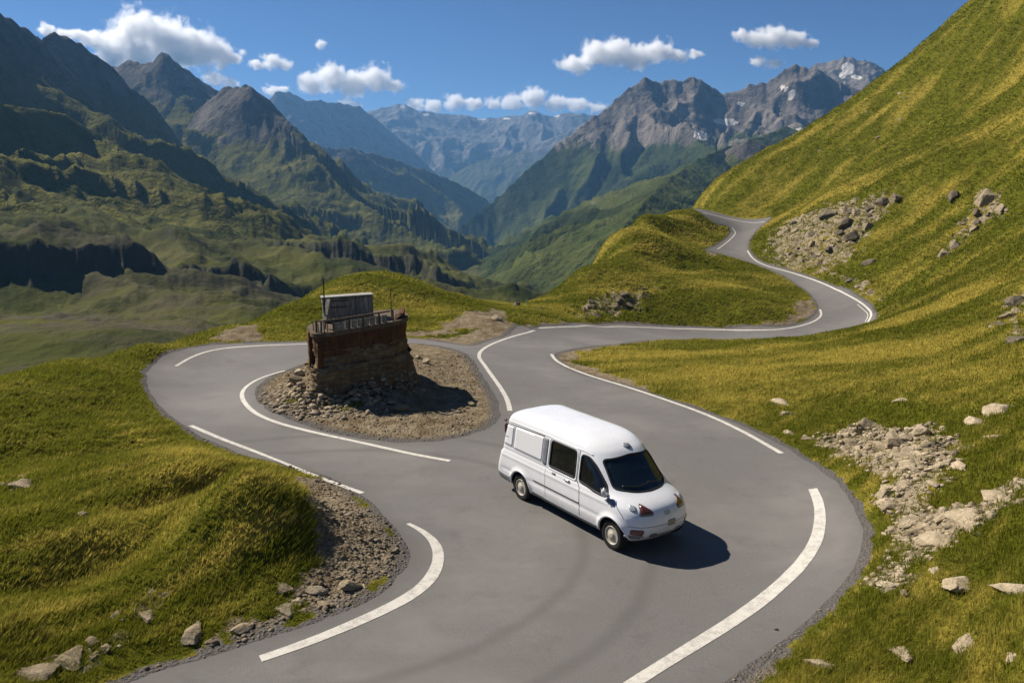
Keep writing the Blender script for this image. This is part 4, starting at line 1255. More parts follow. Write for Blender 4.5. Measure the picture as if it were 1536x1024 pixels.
# roof bump above the windscreen: small aerial foot with a fin
bm = bmesh.new()
h = BODYBVH.ray_cast(Vector((1.0, .10, 3)), Vector((0, 0, -1)))
r = bmesh.ops.create_uvsphere(bm, u_segments=18, v_segments=10, radius=1.0)
for v in r['verts']:
    v.co = Vector((v.co.x * .10, v.co.y * .10, max(v.co.z, -.3) * .035))
    v.co = h[0] + Matrix.Rotation(.5, 3, 'Y') @ v.co
boxm(bm, h[0] + Vector((-.03, .02, .035)), (.09, .02, .045), Matrix.Rotation(.5, 3, 'Y'), .008)
bm_obj("roof_aerial", bm, flat("aerial_grey", (.22, .24, .28), .4, .4), van)
# cabin seen through the glass
bm = bmesh.new()
boxm(bm, Vector((-.45, 0, .52)), (3.9, 1.62, .04))
boxm(bm, Vector((1.25, 0, .80)), (.9, 1.5, .55), None, .08)
bm_obj("cabin_floor", bm, M_dark, van)
bm = bmesh.new()
boxm(bm, Vector((1.44, 0, 1.09)), (.56, 1.44, .18), Matrix.Rotation(.12, 3, 'Y'), .07)
boxm(bm, Vector((1.20, -.38, 1.18)), (.20, .36, .12), None, .04)
ds = bm_obj("dashboard", bm, M_dash, van)
bm = bmesh.new(); bmesh.ops.create_cone(bm, cap_ends=False, segments=4, radius1=.01, radius2=.01, depth=.01)
bmesh.ops.delete(bm, geom=bm.verts[:], context='VERTS')
seg, sg2 = 30, 8; R_ = []
for k in range(seg):
    q = 2 * math.pi * k / seg; R_.append([bm.verts.new(((.185 + .014 * math.cos(e)) * math.cos(q), (.185 + .014 * math.cos(e)) * math.sin(q), .014 * math.sin(e))) for e in [2 * math.pi * j / sg2 for j in range(sg2)]])
for k in range(seg):
    for j in range(sg2): bm.faces.new((R_[k][j], R_[(k + 1) % seg][j], R_[(k + 1) % seg][(j + 1) % sg2], R_[k][(j + 1) % sg2]))
boxm(bm, Vector((0, 0, -.01)), (.36, .03, .015)); boxm(bm, Vector((-.08, 0, -.01)), (.17, .03, .015))
bmesh.ops.transform(bm, matrix=Matrix.Translation((1.02, .38, 1.20)) @ Matrix.Rotation(-1.05, 4, 'Y'), verts=bm.verts)
bm_obj("steering_wheel", bm, M_black, van)
def seat(x, y, w):
    bm = bmesh.new()
    boxm(bm, Vector((x, y, .78)), (.50, w, .16), None, .05)
    boxm(bm, Vector((x - .27, y, 1.12)), (.14, w, .66), Matrix.Rotation(-.2, 3, 'Y'), .05)
    boxm(bm, Vector((x - .36, y, 1.51)), (.09, w * .55, .17), Matrix.Rotation(-.2, 3, 'Y'), .035)
    bm_obj("seat", bm, M_seat, van)
for y in (.42, -.42): seat(.62, y, .50)
for y in (.40, -.40): seat(-.45, y, .62)
# ------------------------------------------------------------------ rocks
def rock_mesh(name, seed, flatness=.62, sub=4, facets=20, sharp=.10, bumpy=.05):
    r = np.random.default_rng(seed)
    bm = bmesh.new(); bmesh.ops.create_icosphere(bm, subdivisions=sub, radius=1.0)
    V = np.array([v.co for v in bm.verts]); V /= np.linalg.norm(V, axis=1)[:, None]
    N = r.normal(size=(facets, 3)); N /= np.linalg.norm(N, axis=1)[:, None]
    h = r.uniform(.45, 1.0, facets)
    D = V @ N.T
    rad = np.where(D > .05, h / np.maximum(D, .05), 9).min(1)
    rad = np.minimum(rad, 1.25)
    # soft cracks and pitting
    q = V * rad[:, None]
    a, b = q[:, 0] * 1.7 + q[:, 2] * 1.1 + seed, q[:, 1] * 1.7 - q[:, 2] * .9
    rad = rad * (1 + bumpy * 1.6 * fbm(a * 1.3, b * 1.3, 4) + bumpy * (ridged(a * 1.1, b * 1.1, 3) - .5))
    q = V * rad[:, None] * np.array([1, r.uniform(.62, .9), flatness])
    for v, c in zip(bm.verts, q): v.co = c
    me = bpy.data.meshes.new(name); bm.to_mesh(me); bm.free()
    me.polygons.foreach_set('use_smooth', np.ones(len(me.polygons), bool))
    try: me.set_sharp_from_angle(angle=math.radians(32))
    except Exception: pass
    return me


def rock_mat(name, a, b, lich=(.20, .19, .12), warm=0.0):
    t = NT(name); p = t.pos()
    n = t.noise(p, 4.5, 8, .68)
    c = t.mix(t.rng(n, .3, .7), a, b)
    c = t.mix(t.math('MULTIPLY', t.rng(t.noise(p, 2.2, 7, .7), .54, .64), .55), c, lich)
    c = t.mix(t.math('MULTIPLY', t.rng(t.voro(t.map(p, (1, 1, 2)), 5.0, 'DISTANCE_TO_EDGE'), .035, .0), .6), c, tuple(x * .35 for x in a))
    return t.fin(c, .92, t.bump(t.math('ADD', t.noise(p, 16, 6, .7), n), .7, .06), .15)


M_rock = rock_mat("pale_limestone", (.19, .15, .095), (.38, .305, .205))
M_rockw = rock_mat("warm_buff_stone", (.30, .24, .155), (.52, .425, .295))  # paler, warmer stone colour than the limestone
M_rockd = rock_mat("brown_bedrock", (.075, .062, .045), (.20, .165, .12), (.10, .09, .05))
ROCKS = [rock_mesh("rock", 100 + i, fl) for i, fl in enumerate((.55, .7, .45, .62, .5, .8))]
SMALL = [rock_mesh("stone", 200 + i, fl, 3, 12) for i, fl in enumerate((.6, .75, .5, .65))]
_tb = None


def terr_bvh():
    global _tb
    if _tb is None:
        F_ = grid_faces(len(us), len(azs))
        c = TR[F_[:, 0]] < 190
        F_ = F_[c]
        _tb = BVHTree.FromPolygons(TV.tolist(), F_.tolist())
    return _tb


def see(px, py):
    """first ground point on the sight line through a place of the photograph"""
    a, t_ = ray(px, py)
    d = Vector((math.sin(a), math.cos(a), float(t_))).normalized()
    h = terr_bvh().ray_cast(Vector((0, 0, CAMZ)), d)
    return h[0], h[1], h[3]


def place_rock(px, py, w, k, label=None, group=None, rz=None, mat=None, sink=.46, el=1.0, tall=1.0, name="rock"):
    """rock seen at (px, py) with a width of w in the photograph's scale"""
    pt, n, dist = see(px, py + w * .12)
    if pt is None: return None
    size = w / F0 * dist * .5
    mesh = (ROCKS if w > 16 else SMALL)[k % (6 if w > 16 else 4)]
    me = mesh.copy(); me.materials.clear()
    me.materials.append(mat or M_rock)
    o = bpy.data.objects.new(name, me); COL.objects.link(o)
    o.scale = (size * el, size, size * tall)
    nn = Vector((0, 0, 1)).lerp(n, .6).normalized()
    o.rotation_euler = (nn.to_track_quat('Z', 'Y').to_matrix() @ Matrix.Rotation(rz if rz is not None else random.uniform(0, 6.28), 3, 'Z')).to_euler()
    o.location = pt + Vector((0, 0, size * tall * .55 * (1 - sink * 2)))
    return tag(o, label, "rock", group)


G1 = "boulders in the meadow right of the road"
NAMED = [  # px, py, width, shape, label
    (1171, 601, 36, 0, "pale boulder just above the road's right edge, upper one of a close pair"),
    (1177, 618, 27, 1, "flattish boulder just below another one near the road's right edge"),
    (1183, 646, 28, 2, "small flat pale stone lying alone next to the right shoulder"),
    (1497, 612, 54, 1, "large rounded boulder at the right rim of the photo, bigger of a touching pair"),
    (1462, 628, 48, 2, "low flat dark-edged slab touching the large rounded boulder's left side"),
    (1489, 653, 36, 2, "thin tilted slab in the grass below the large boulder pair"),
    (1353, 598, 26, 4, "thin low stone in the grass between road bend and boulder pair"),
    (1210, 656, 18, 4, "small half-buried stone at the left tip of the rocky outcrop"),
    (1496, 738, 62, 3, "big angular pale block at the right frame edge above a long slab"),
    (1445, 773, 56, 4, "long pale slab linking the outcrop to the angular block on its right"),
    (1400, 806, 52, 0, "broad pale slab at the foot of the big outcrop"),
    (1350, 803, 22, 3, "small upright pale block standing left of the outcrop's foot"),
    (1362, 828, 34, 2, "flat pale stone under the small upright block"),
    (1403, 853, 22, 5, "small round stone sitting left above the widest lower slab"),
    (1436, 868, 66, 2, "widest pale slab low in the right meadow with a raised back"),
    (1328, 872, 34, 2, "thin pale stone pointing downhill at the outcrop's lower tip"),
    (1518, 880, 46, 0, "pale slab cut by the right frame edge, lower meadow"),
    (1233, 992, 38, 3, "squarish pale block alone in the grass near the bottom, right of the road"),
    (1350, 974, 34, 4, "half-buried grey stone in the bottom right grass, middle of three"),
    (1446, 961, 50, 2, "wide flat grey stone in the bottom right grass"),
    (1518, 983, 22, 1, "small stone in the bottom right corner of the meadow"),
]
for px, py, w, k, lb in NAMED:
    place_rock(px, py, w, k, lb, None, mat=M_rockw if w > 20 else M_rock, el=1.15, tall=.62)
place_rock(1165, 947, 12, 1, "small dark brown stone lying on the gravel shoulder", None, mat=flat("dark_stone", (.035, .028, .02), .9, .1), sink=.1)
LEFT = [
    (526, 875, 36, 0, "pale flat-topped stone at the right end of the roadside row, beside the gravel verge"),
    (474, 882, 30, 3, "brownish upright stone in the middle of the roadside row"), (449, 899, 24, 1, "pale pointed stone left of the brownish upright one"),
    (486, 902, 28, 2, "flat stone close to the asphalt in the roadside row"), (426, 911, 30, 4, "low grey stone where the grass mound meets the roadside row"),
    (427, 879, 26, 4, "slim pale stone leaning on the grass mound's right foot"), (289, 947, 44, 0, "large pale flat stone at the foot of the grass bank"),
    (365, 937, 42, 2, "long low stone by the road left of the upright ones"), (60, 1002, 52, 4, "broad layered grey slab in the bottom left corner"),
    (83, 984, 32, 2, "grey slab just behind the bottom left corner slab"), (107, 987, 46, 4, "long flat stone right of the bottom left slabs"),
    (160, 968, 22, 1, "small stone in the shallow gully above the bottom left slabs"), (175, 919, 20, 3, "small pale stone at the top of the gully"),
    (219, 920, 26, 4, "narrow pale stone slanting in the gully between the grass mounds"), (248, 889, 26, 2, "pale tilted stone between two grass mounds"),
    (137, 958, 26, 0, "pale low stone on the left side of the gully"), (30, 724, 32, 4, "pale streak of stone on the grass at the left frame edge"), (125, 770, 18, 1, "lone little pale stone on the open left slope"),
]
for px, py, w, k, lb in LEFT:
    place_rock(px, py, w, k, lb, None, mat=M_rockw if k % 2 else M_rock, el=1.1, tall=.75)
HILL = [
    (1322, 303, 24, 0, "crag block high on the slope, left one of two near the skyline bend"), (1344, 295, 22, 1, "crag block high on the slope, right one of two"),
    (1284, 317, 22, 3, "upright grey rock on top of the main roadside crag"), (1269, 333, 26, 0, "grey rock in the upper part of the roadside crag"),
    (1278, 352, 38, 2, "big overhanging brown rock with a dark shadow in the roadside crag"), (1300, 340, 22, 1, "dark-sided rock at the right end of the roadside crag"),
    (1240, 321, 28, 4, "long pale rock at the upper left of the roadside crag"), (1430, 294, 26, 0, "pale lone outcrop high on the right slope"),
    (1478, 297, 40, 1, "largest dark-shadowed crag at the upper right"), (1500, 312, 28, 3, "broken rock right of the upper right crag"),
    (1465, 331, 18, 2, "small rock below the upper right crag"), (1461, 342, 20, 3, "small rock lowest under the upper right crag"),
    (1436, 369, 22, 0, "dark-edged rock in the middle of the right slope"), (1414, 381, 24, 1, "grey rock touching the dark-edged one on its lower left"),
    (1306, 391, 20, 4, "thin slanting slab below the roadside crag"), (1522, 452, 36, 0, "big grey rock at the right frame edge halfway up"),
    (1512, 473, 26, 3, "grey rock under the big one at the right frame edge"), (1500, 486, 32, 2, "low slab at the foot of the right-edge rocks"), (1526, 510, 36, 4, "bright pale slab at the right frame edge"),
]
for px, py, w, k, lb in HILL:
    place_rock(px, py, w, k, lb, None, mat=M_rock if k % 2 else M_rockd, tall=1.1)

rr2 = np.random.default_rng(5)


def scatter_px(poly, n, wlo, whi, label, group, mats, tall=.8, margin=0, skip=0.0, named="rock"):
    P = np.array(poly, float); lo, hi = P.min(0), P.max(0); c = 0; guard = 0
    while c < n and guard < n * 30:
        guard += 1
        q = rr2.uniform(lo, hi)
        if not inside(P, q[None])[0]: continue
        w = wlo * (whi / wlo) ** (rr2.random() ** 1.7)
        o = place_rock(q[0], q[1], w, int(rr2.integers(0, 6)), label, group, mat=mats[int(rr2.integers(0, len(mats)))], tall=tall * rr2.uniform(.7, 1.3), el=rr2.uniform(.9, 1.4), name=named)
        if o is not None: c += 1


OUTC = [(1215, 655), (1300, 640), (1340, 640), (1390, 640), (1445, 682), (1452, 692), (1405, 712), (1400, 755), (1385, 790), (1330, 765), (1310, 745), (1318, 715), (1285, 695)]
scatter_px(OUTC, 78, 12, 40, "pale weathered rock in the big outcrop right of the bend", "rocks of the outcrop right of the bend", (M_rockw, M_rockw, M_rock), .75)
scatter_px([(1400, 760), (1460, 765), (1536, 722), (1536, 770), (1460, 795), (1420, 830), (1370, 850), (1345, 890), (1315, 890), (1350, 830), (1350, 790)], 24, 9, 26, "small pale stone along the foot of the big outcrop", "stones along the foot of the outcrop", (M_rockw, M_rock), .7)
scatter_px([(1150, 385), (1160, 350), (1200, 325), (1250, 308), (1300, 305), (1318, 325), (1290, 365), (1265, 392), (1220, 400), (1175, 395)], 52, 5, 17, "grey brown rock of the crag above the upper road", "rocks of the crag above the upper road", (M_rock, M_rockd, M_rock), 1.0)
scatter_px([(1255, 408), (1300, 420), (1322, 448), (1290, 440)], 8, 6, 14, "small stone in the scree below the crag by the road", "stones in the scree below the crag", (M_rock, M_rockd))
scatter_px([(1455, 305), (1490, 290), (1515, 312), (1480, 330), (1440, 372), (1408, 388), (1440, 350)], 12, 6, 15, "small rock around the dark crag on the right slope", "rocks around the dark crag on the right slope", (M_rock, M_rockd), 1.0)
scatter_px([(865, 470), (890, 448), (935, 430), (985, 432), (965, 462), (920, 474)], 24, 8, 22, "brown rock in the bank under the grassy spur", "rocks in the bank under the grassy spur", (M_rockd, M_rockd, M_rock), .8)
scatter_px([(380, 935), (440, 900), (500, 870), (560, 870), (590, 850), (560, 890), (480, 920), (400, 945)], 18, 6, 15, "small stone in the roadside row left of the lower bend", "small stones of the roadside row", (M_rockw, M_rock), .7)
scatter_px([(100, 985), (160, 930), (230, 880), (262, 880), (230, 925), (180, 970), (120, 1005)], 9, 6, 14, "small stone strewn in the grassy gully at lower left", "small stones in the grassy gully", (M_rockw, M_rock), .7)
scatter_px([(1200, 40), (1480, 5), (1300, 190), (1100, 330)], 1, 6, 9, "small rock poking out near the ridge of the right slope", None, (M_rock,))
scatter_px([(1130, 300), (1250, 200), (1360, 110), (1460, 30), (1475, 30), (1400, 130), (1300, 230), (1180, 300)], 10, 4, 9, "small rock poking out of the turf below the right skyline", "rocks below the right skyline", (M_rock, M_rockd), .8)

# boulders by the grassy cut behind the junction
place_rock(745, 476, 20, 3, "tilted pale concrete-like slab at the end of the stony cut behind the junction", None, mat=M_rockw, tall=1.1)
place_rock(776, 456, 20, 5, "dark brown boulder on the rim behind the junction", None, mat=M_rockd, tall=1.2)
place_rock(811, 463, 12, 1, "small dark boulder at the foot of the spur", None, mat=M_rockd, tall=1.2)


def pebble_field(name, pts, size, mats, label, kind='stuff', seed=1, tall=.7):
    """many loose stones as one mass of ground cover"""
    r = np.random.default_rng(seed)
    bm = bmesh.new(); bmesh.ops.create_icosphere(bm, subdivisions=1, radius=1.0)
    BVt = np.array([v.co for v in bm.verts]); BF = np.array([[v.index for v in f.verts] for f in bm.faces]); bm.free()
    VV = []; FF = []; MI = []; k = 0
    for q, s in zip(pts, size):
        jit = BVt * r.uniform(.62, 1.25, (len(BVt), 1))
        sc = s * np.array([r.uniform(.8, 1.3), r.uniform(.7, 1.0), tall * r.uniform(.6, 1.1)])
        a = r.uniform(0, 6.28); ca, sa = math.cos(a), math.sin(a)
        v = jit * sc; v = np.stack([v[:, 0] * ca - v[:, 1] * sa, v[:, 0] * sa + v[:, 1] * ca, v[:, 2]], -1) + q
        VV.append(v); FF.append(BF + k); k += len(v); MI.append(np.full(len(BF), r.integers(0, len(mats))))
    me = np_mesh(name, np.concatenate(VV), np.concatenate(FF))
    o = link(name, me, mats, smooth_=False)
    me.polygons.foreach_set('material_index', np.concatenate(MI).astype(np.int32))
    return tag(o, label, kind=kind)


def sample_ground(box, n, keep, seed):
    r = np.random.default_rng(seed)
    P = np.stack([r.uniform(box[0], box[1], n), r.uniform(box[2], box[3], n)], -1)
    P = P[keep(P)]
    z, st, rk, rd = ground_z(P)
    return np.concatenate([P, z[:, None]], 1), st, rk, rd


M_gr = rock_mat("grey_gravel_stone", (.17, .137, .092), (.34, .28, .20), (.18, .15, .095))
M_gr2 = rock_mat("brown_gravel_stone", (.12, .092, .056), (.26, .205, .135), (.15, .12, .07))


def gravel(name, box, n, cond, s0, s1, label, seed, mats=None):
    P, st, rk, rd = sample_ground(box, n, lambda P: np.ones(len(P), bool), seed)
    k = cond(P, st, rk, rd)
    P = P[k]; r = np.random.default_rng(seed + 1)
    pebble_field(name, P, s0 * (s1 / s0) ** (r.random(len(P)) ** 3), mats or (M_gr, M_gr2, M_gr), label, seed=seed)


gravel("gravel", (-12, -1.2, 19, 37), 60000, lambda P, st, rk, rd: (rd > .06) & (st > .5) & (rr2.random(len(P)) < .42), .012, .06, "loose gravel covering the island and its verges", 21)
gravel("gravel", (-7, 20, 9.5, 19), 120000, lambda P, st, rk, rd: (rd > .02) & (st > .5) & (rr2.random(len(P)) < .75), .008, .035, "loose gravel along the edges of the bend", 23)

gravel("rubble", (3, 14, 11, 24), 90000, lambda P, st, rk, rd: (rk > .45) & (rd > .3) & (rr2.random(len(P)) < .30), .02, .13, "small broken stones and grit between the rocks of the outcrop", 29, (M_rockw, M_rockw, M_rock))
gravel("gravel", (-7.5, -1, 11, 21), 40000, lambda P, st, rk, rd: (rd > .12) & (st > .6) & (rr2.random(len(P)) < .10), .03, .085, "coarser stones strewn over the verge left of the lower bend", 31)
# ------------------------------------------------------------------ ruined lookout on the island
FP = [at_rho(478, 497, 27.6)[:2], at_rho(540, 486, 28.0)[:2], at_rho(603, 474, 28.9)[:2], at_rho(607, 468, 30.2)[:2], at_rho(590, 470, 31.0)[:2], at_rho(520, 470, 31.0)[:2], at_rho(468, 487, 29.4)[:2], at_rho(466, 490, 28.4)[:2]]
FP = np.array(FP); TC = FP.mean(0)
tower = bpy.data.objects.new("lookout_tower", None); COL.objects.link(tower)
TZ = float(ground_at(TC[None])[0]) - .35
tower.location = (TC[0], TC[1], TZ); tower.empty_display_size = .4
tag(tower, "ruined stone lookout with rusty upper walls and a plank hut on its railed deck", "lookout tower")
RIM = 2.62 - TZ                                                    # deck height over the base


def tilt(x, y):
    """the old deck leans: higher at its right"""
    return .065 * (x * .75 + y * .35)


fp_s = smooth(FP - TC, 12, True)


def ring_at(k, n=180):
    P = np.vstack([fp_s, fp_s[:1]]) * k
    L = np.concatenate([[0], np.cumsum(np.hypot(*np.diff(P, axis=0).T))]); q = np.linspace(0, L[-1], n + 1)[:-1]
    return np.stack([np.interp(q, L, P[:, 0]), np.interp(q, L, P[:, 1])], -1), q


def shell(name, z0, z1, nz, kf, rough, mat, seed, lean=0., ledge=0., cap=False):
    V = []; n = 180
    for i, z in enumerate(np.linspace(z0, z1, nz)):
        P, q = ring_at(1.0, n); nr_ = P / np.linalg.norm(P, axis=1)[:, None]
        a = np.arctan2(P[:, 1], P[:, 0]); zz = np.full(n, z)
        w = rough * (fbm(q * 1.1 + seed, zz * 2.2 + seed, 4) + .8 * (ridged(q * .8 + seed, zz * 3.0, 4) - .5))
        # courses of masonry step in and out
        crs = np.floor(zz / .17 + .35 * perlin2(q * .9, zz * 0 + seed)); w += ledge * (perlin2(crs * 7.3 + np.floor(q * 2.1 + crs * .5) * 1.7, crs * 3.1 + seed) + .35 * perlin2(crs * 3.3, crs))
        R_ = np.linalg.norm(P, axis=1) * kf((z - z0) / (z1 - z0)) + w
        X = nr_ * R_[:, None]
        V.append(np.concatenate([X, (zz + tilt(X[:, 0], X[:, 1]) * lean * (z / RIM))[:, None]], 1))
    V = np.concatenate(V); i = np.arange(nz - 1)[:, None] * n + np.arange(n)[None]; j = np.arange(nz - 1)[:, None] * n + (np.arange(n)[None] + 1) % n
    F_ = np.stack([i, j, j + n, i + n], -1).reshape(-1, 4)
    me = np_mesh(name, V, F_)
    if cap:
        bm = bmesh.new(); bm.from_mesh(me); bm.verts.ensure_lookup_table()
        bm.faces.new([bm.verts[(nz - 1) * n + k] for k in range(n)]); bm.to_mesh(me); bm.free()
    o = link(name, me, mat, tower)
    try: me.set_sharp_from_angle(angle=math.radians(38))
    except Exception: pass
    return o


t = NT("ruin_stone"); o_ = t.obj()
n = t.noise(o_, 5, 8, .7)
c = t.mix(t.rng(n, .3, .7), (.085, .066, .042), (.27, .21, .135))
c = t.mix(t.rng(t.noise(t.map(o_, (.8, .8, 5)), 2.0, 5, .6), .44, .60), c, (.145, .095, .045))
c = t.mix(t.math('MULTIPLY', t.rng(t.voro(t.map(o_, (1, 1, 1.7)), 3.6, 'DISTANCE_TO_EDGE'), .04, .0), .6), c, (.03, .026, .02))
M_ruin = t.fin(c, .92, t.bump(t.math('ADD', n, t.noise(o_, 22, 5, .7)), .7, .05), .1)
t = NT("rusty_plate"); o_ = t.obj()
n = t.noise(t.map(o_, (1, 1, .35)), 5, 8, .68)
c = t.mix(t.rng(n, .3, .72), (.040, .020, .010), (.135, .062, .024))
c = t.mix(t.math('MULTIPLY', t.rng(t.noise(t.map(o_, (6, 6, .5)), 1.6, 6, .6), .5, .68), .6), c, (.03, .018, .012))
M_rust = t.fin(c, .85, t.bump(n, .5, .03), .15)
t = NT("weathered_plank"); o_ = t.obj()
g = t.noise(t.map(o_, (9, 9, 1.0)), 2.2, 7, .65)
c = t.mix(t.rng(g, .3, .7), (.13, .115, .095), (.33, .305, .27))
c = t.mix(t.math('MULTIPLY', t.rng(t.noise(o_, 3.5, 6, .7), .5, .66), .65), c, (.11, .095, .075))
M_plank = t.fin(c, .85, t.bump(g, .5, .02), .15)
M_beam = flat("old_timber", (.105, .078, .052), .85, .15, var=.35, scale=9)
M_pole = flat("dark_iron", (.022, .02, .019), .7, .3)

base = shell("stone_base", 0.0, 1.32, 46, lambda f: 1.22 - .14 * f - .03 * f * f, .17, M_ruin, 3.0, 1.0, .05)
shell("stone_course", 1.24, 1.86, 24, lambda f: .99 - .02 * f, .13, M_ruin, 8.0, 1.0, .05, True)
wall_ = shell("rusty_wall", 1.66, RIM - .06, 26, lambda f: .965 + .03 * f, .04, M_rust, 12.0, 1.0, .02)
shell("deck", RIM - .07, RIM + .07, 5, lambda f: 1.03, .008, M_beam, 20., 1.0, 0., True)


def tz_(x, y, z): return z + tilt(x, y) * (z / RIM)


def loc_px(px, py, rho):
    w = at_rho(px, py, rho)
    return Vector((w[0] - TC[0], w[1] - TC[1], w[2] - TZ))


# corner fin rising above the deck, pilaster at the left corner
bm = bmesh.new(); a, b = Vector((*(FP[2] - TC), 0)), Vector((*(FP[3] - TC), 0))
u = (b - a).normalized()
pts = [(a - Vector((.28, .10, 0)), 1.75), (a + u * .1, 1.75), (a + u * .75, 1.75), (a + u * .75, RIM + .45), (a + u * .15, RIM + .36), (a - Vector((.28, .10, 0)), RIM + .13)]
vs = [bm.verts.new((p_.x * 1.03, p_.y * 1.03, z)) for p_, z in pts]
f = bm.faces.new(vs); r = bmesh.ops.extrude_face_region(bm, geom=[f])
for v in [g for g in r['geom'] if isinstance(g, bmesh.types.BMVert)]: v.co += Vector((-.09, .05, 0))
bm_obj("corner_fin", bm, M_rust, tower, False)
for q, w_, zt in ((FP[7] - TC, .20, 2.2), (FP[0] - TC, .16, 1.95)):
    bm = bmesh.new(); boxm(bm, Vector((q[0], q[1], .75 + zt / 2 - .35)), (w_, w_ * 1.1, zt - .5), Matrix.Rotation(.6, 3, 'Z'), .025)
    bmesh.ops.subdivide_edges(bm, edges=[e for e in bm.edges if e.calc_length() > .5], cuts=14)
    for v in bm.verts:
        k = np.array([v.co.x * 5, v.co.z * 4]); v.co.x += .05 * float(fbm(k[0:1] + 1, k[1:2], 3)[0]); v.co.y += .05 * float(fbm(k[0:1] + 9, k[1:2] + 4, 3)[0])
    bm_obj("pilaster", bm, M_rust, tower)

# hut of grey planks at the back of the deck
hl, hr = loc_px(486, 470, 29.3), loc_px(560, 466, 29.4)
hz = tz_((hl.x + hr.x) / 2, (hl.y + hr.y) / 2, RIM + .07); hx = Vector((hr.x - hl.x, hr.y - hl.y, 0)); hw = hx.length; hx.normalize(); hy = Vector((-hx.y, hx.x, 0)); HH = .80
hut = bpy.data.objects.new("plank_hut", None); COL.objects.link(hut); hut.parent = tower
hut.location = (hl.x, hl.y, hz); hut.rotation_euler = (0, -.035, math.atan2(hx.y, hx.x)); hut.empty_display_size = .2
for nm, c0, along, length in (("front_wall", (0, 0), (1, 0), hw), ("back_wall", (0, .72), (1, 0), hw), ("side_wall", (0, 0), (0, 1), .72), ("side_wall", (hw, 0), (0, 1), .72)):
    bm = bmesh.new(); n_ = int(length / .145); wv = length / n_
    for k in range(n_):
        s0 = (k + .5) * wv
        boxm(bm, Vector((c0[0] + along[0] * s0, c0[1] + along[1] * s0, HH / 2 + random.uniform(-.012, .012))), (wv * .94 if along[0] else .03, wv * .94 if along[1] else .03, HH), Matrix.Rotation(random.uniform(-.012, .012), 3, 'Y'), .004)
    for z in (.16, .66): boxm(bm, Vector((c0[0] + along[0] * length / 2, c0[1] + along[1] * length / 2, z)), (length if along[0] else .055, length if along[1] else .055, .05))
    bm_obj(nm, bm, M_plank, hut, False)
bm = bmesh.new(); boxm(bm, Vector((hw / 2, .36, HH + .035)), (hw + .10, .84, .04), Matrix.Rotation(-.05, 3, 'X'), .01)
bm_obj("hut_roof", bm, flat("pale_roof_board", (.30, .285, .26), .8, .2, var=.2), hut, False)
bm = bmesh.new(); boxm(bm, Vector((hw * .66, -.03, .45)), (.02, .02, .8)); boxm(bm, Vector((hw * .30, -.028, .50)), (.55, .018, .05)); boxm(bm, Vector((hw * .34, -.028, .72)), (.62, .018, .045))
bm_obj("wall_batten", bm, M_beam, hut, False)

# rails and poles
def bar(bm, a, b, w):
    d = b - a; boxm(bm, (a + b) / 2, (w, w, d.length), d.to_track_quat('Z', 'Y').to_matrix())


def rim_pt(px, k=.985):
    """point of the front rim seen at this column of the photograph"""
    a_, _t = ray(px, 480); P = np.vstack([fp_s, fp_s[:1]]) * k + TC
    best = None
    for i in range(len(P) - 1):
        a1, a2 = math.atan2(P[i, 0], P[i, 1]), math.atan2(P[i + 1, 0], P[i + 1, 1])
        if (a1 - a_) * (a2 - a_) <= 0 and a1 != a2:
            q = P[i] + (P[i + 1] - P[i]) * (a_ - a1) / (a2 - a1)
            if best is None or q @ q < best @ best: best = q
    q = best - TC
    return Vector((q[0], q[1], tz_(q[0], q[1], RIM + .07)))


rail = bpy.data.objects.new("railing", None); COL.objects.link(rail); rail.parent = tower; rail.empty_display_size = .1
def post(px, h, w=.05, lean=0.):
    a = rim_pt(px, .95); bm = bmesh.new(); bar(bm, a - Vector((0, 0, .05)), a + Vector((lean, 0, h)), w); bm_obj("rail_post", bm, M_beam, rail, False); return a
ps = [post(px, .40, .055, random.uniform(-.02, .02)) for px in (474, 481, 500, 524, 545, 569, 590)]
bm = bmesh.new(); bar(bm, ps[2] + Vector((-.08, -.02, .37)), ps[5] + Vector((.35, .12, .42)), .05); bm_obj("top_rail", bm, M_beam, rail, False)
bm = bmesh.new(); bar(bm, ps[0] + Vector((-.05, 0, .36)), ps[2] + Vector((.05, 0, .39)), .04); bm_obj("top_rail", bm, M_beam, rail, False)
for px, h, w in ((470, .34, .03), (477.5, .30, .028), (486, .36, .035), (491, .28, .03), (576, .22, .02), (580, .25, .02), (584, .22, .02), (594, .24, .025)):
    a = rim_pt(px, .95); bm = bmesh.new(); bar(bm, a - Vector((0, 0, .03)), a + Vector((random.uniform(-.03, .03), 0, h)), w); bm_obj("picket", bm, M_plank, rail, False)
bm = bmesh.new()
for k in range(9):
    q = rim_pt(503 + k * 9.2, .93); boxm(bm, q + Vector((0, 0, .14)), (.20, .025, .26), Matrix.Rotation(.6, 3, 'Z'))
bm_obj("rail_boarding", bm, M_plank, rail, False)
for px, py, rho, th, zb in ((485, 419, 28.3, .034, 0), (586, 434, 29.3, .026, 0)):
    top_ = loc_px(px, py, rho); bm = bmesh.new(); a = Vector((top_.x, top_.y, RIM - .02)); bar(bm, a, top_, th); boxm(bm, top_, (th * 1.5, th * 1.5, th * 1.5)); bm_obj("pole", bm, M_pole, tower, False)
bm = bmesh.new(); a = loc_px(487, 482, 28.2); bar(bm, a, loc_px(493, 450, 28.8), .13)
bm_obj("leaning_plank", bm, M_plank, tower, False)

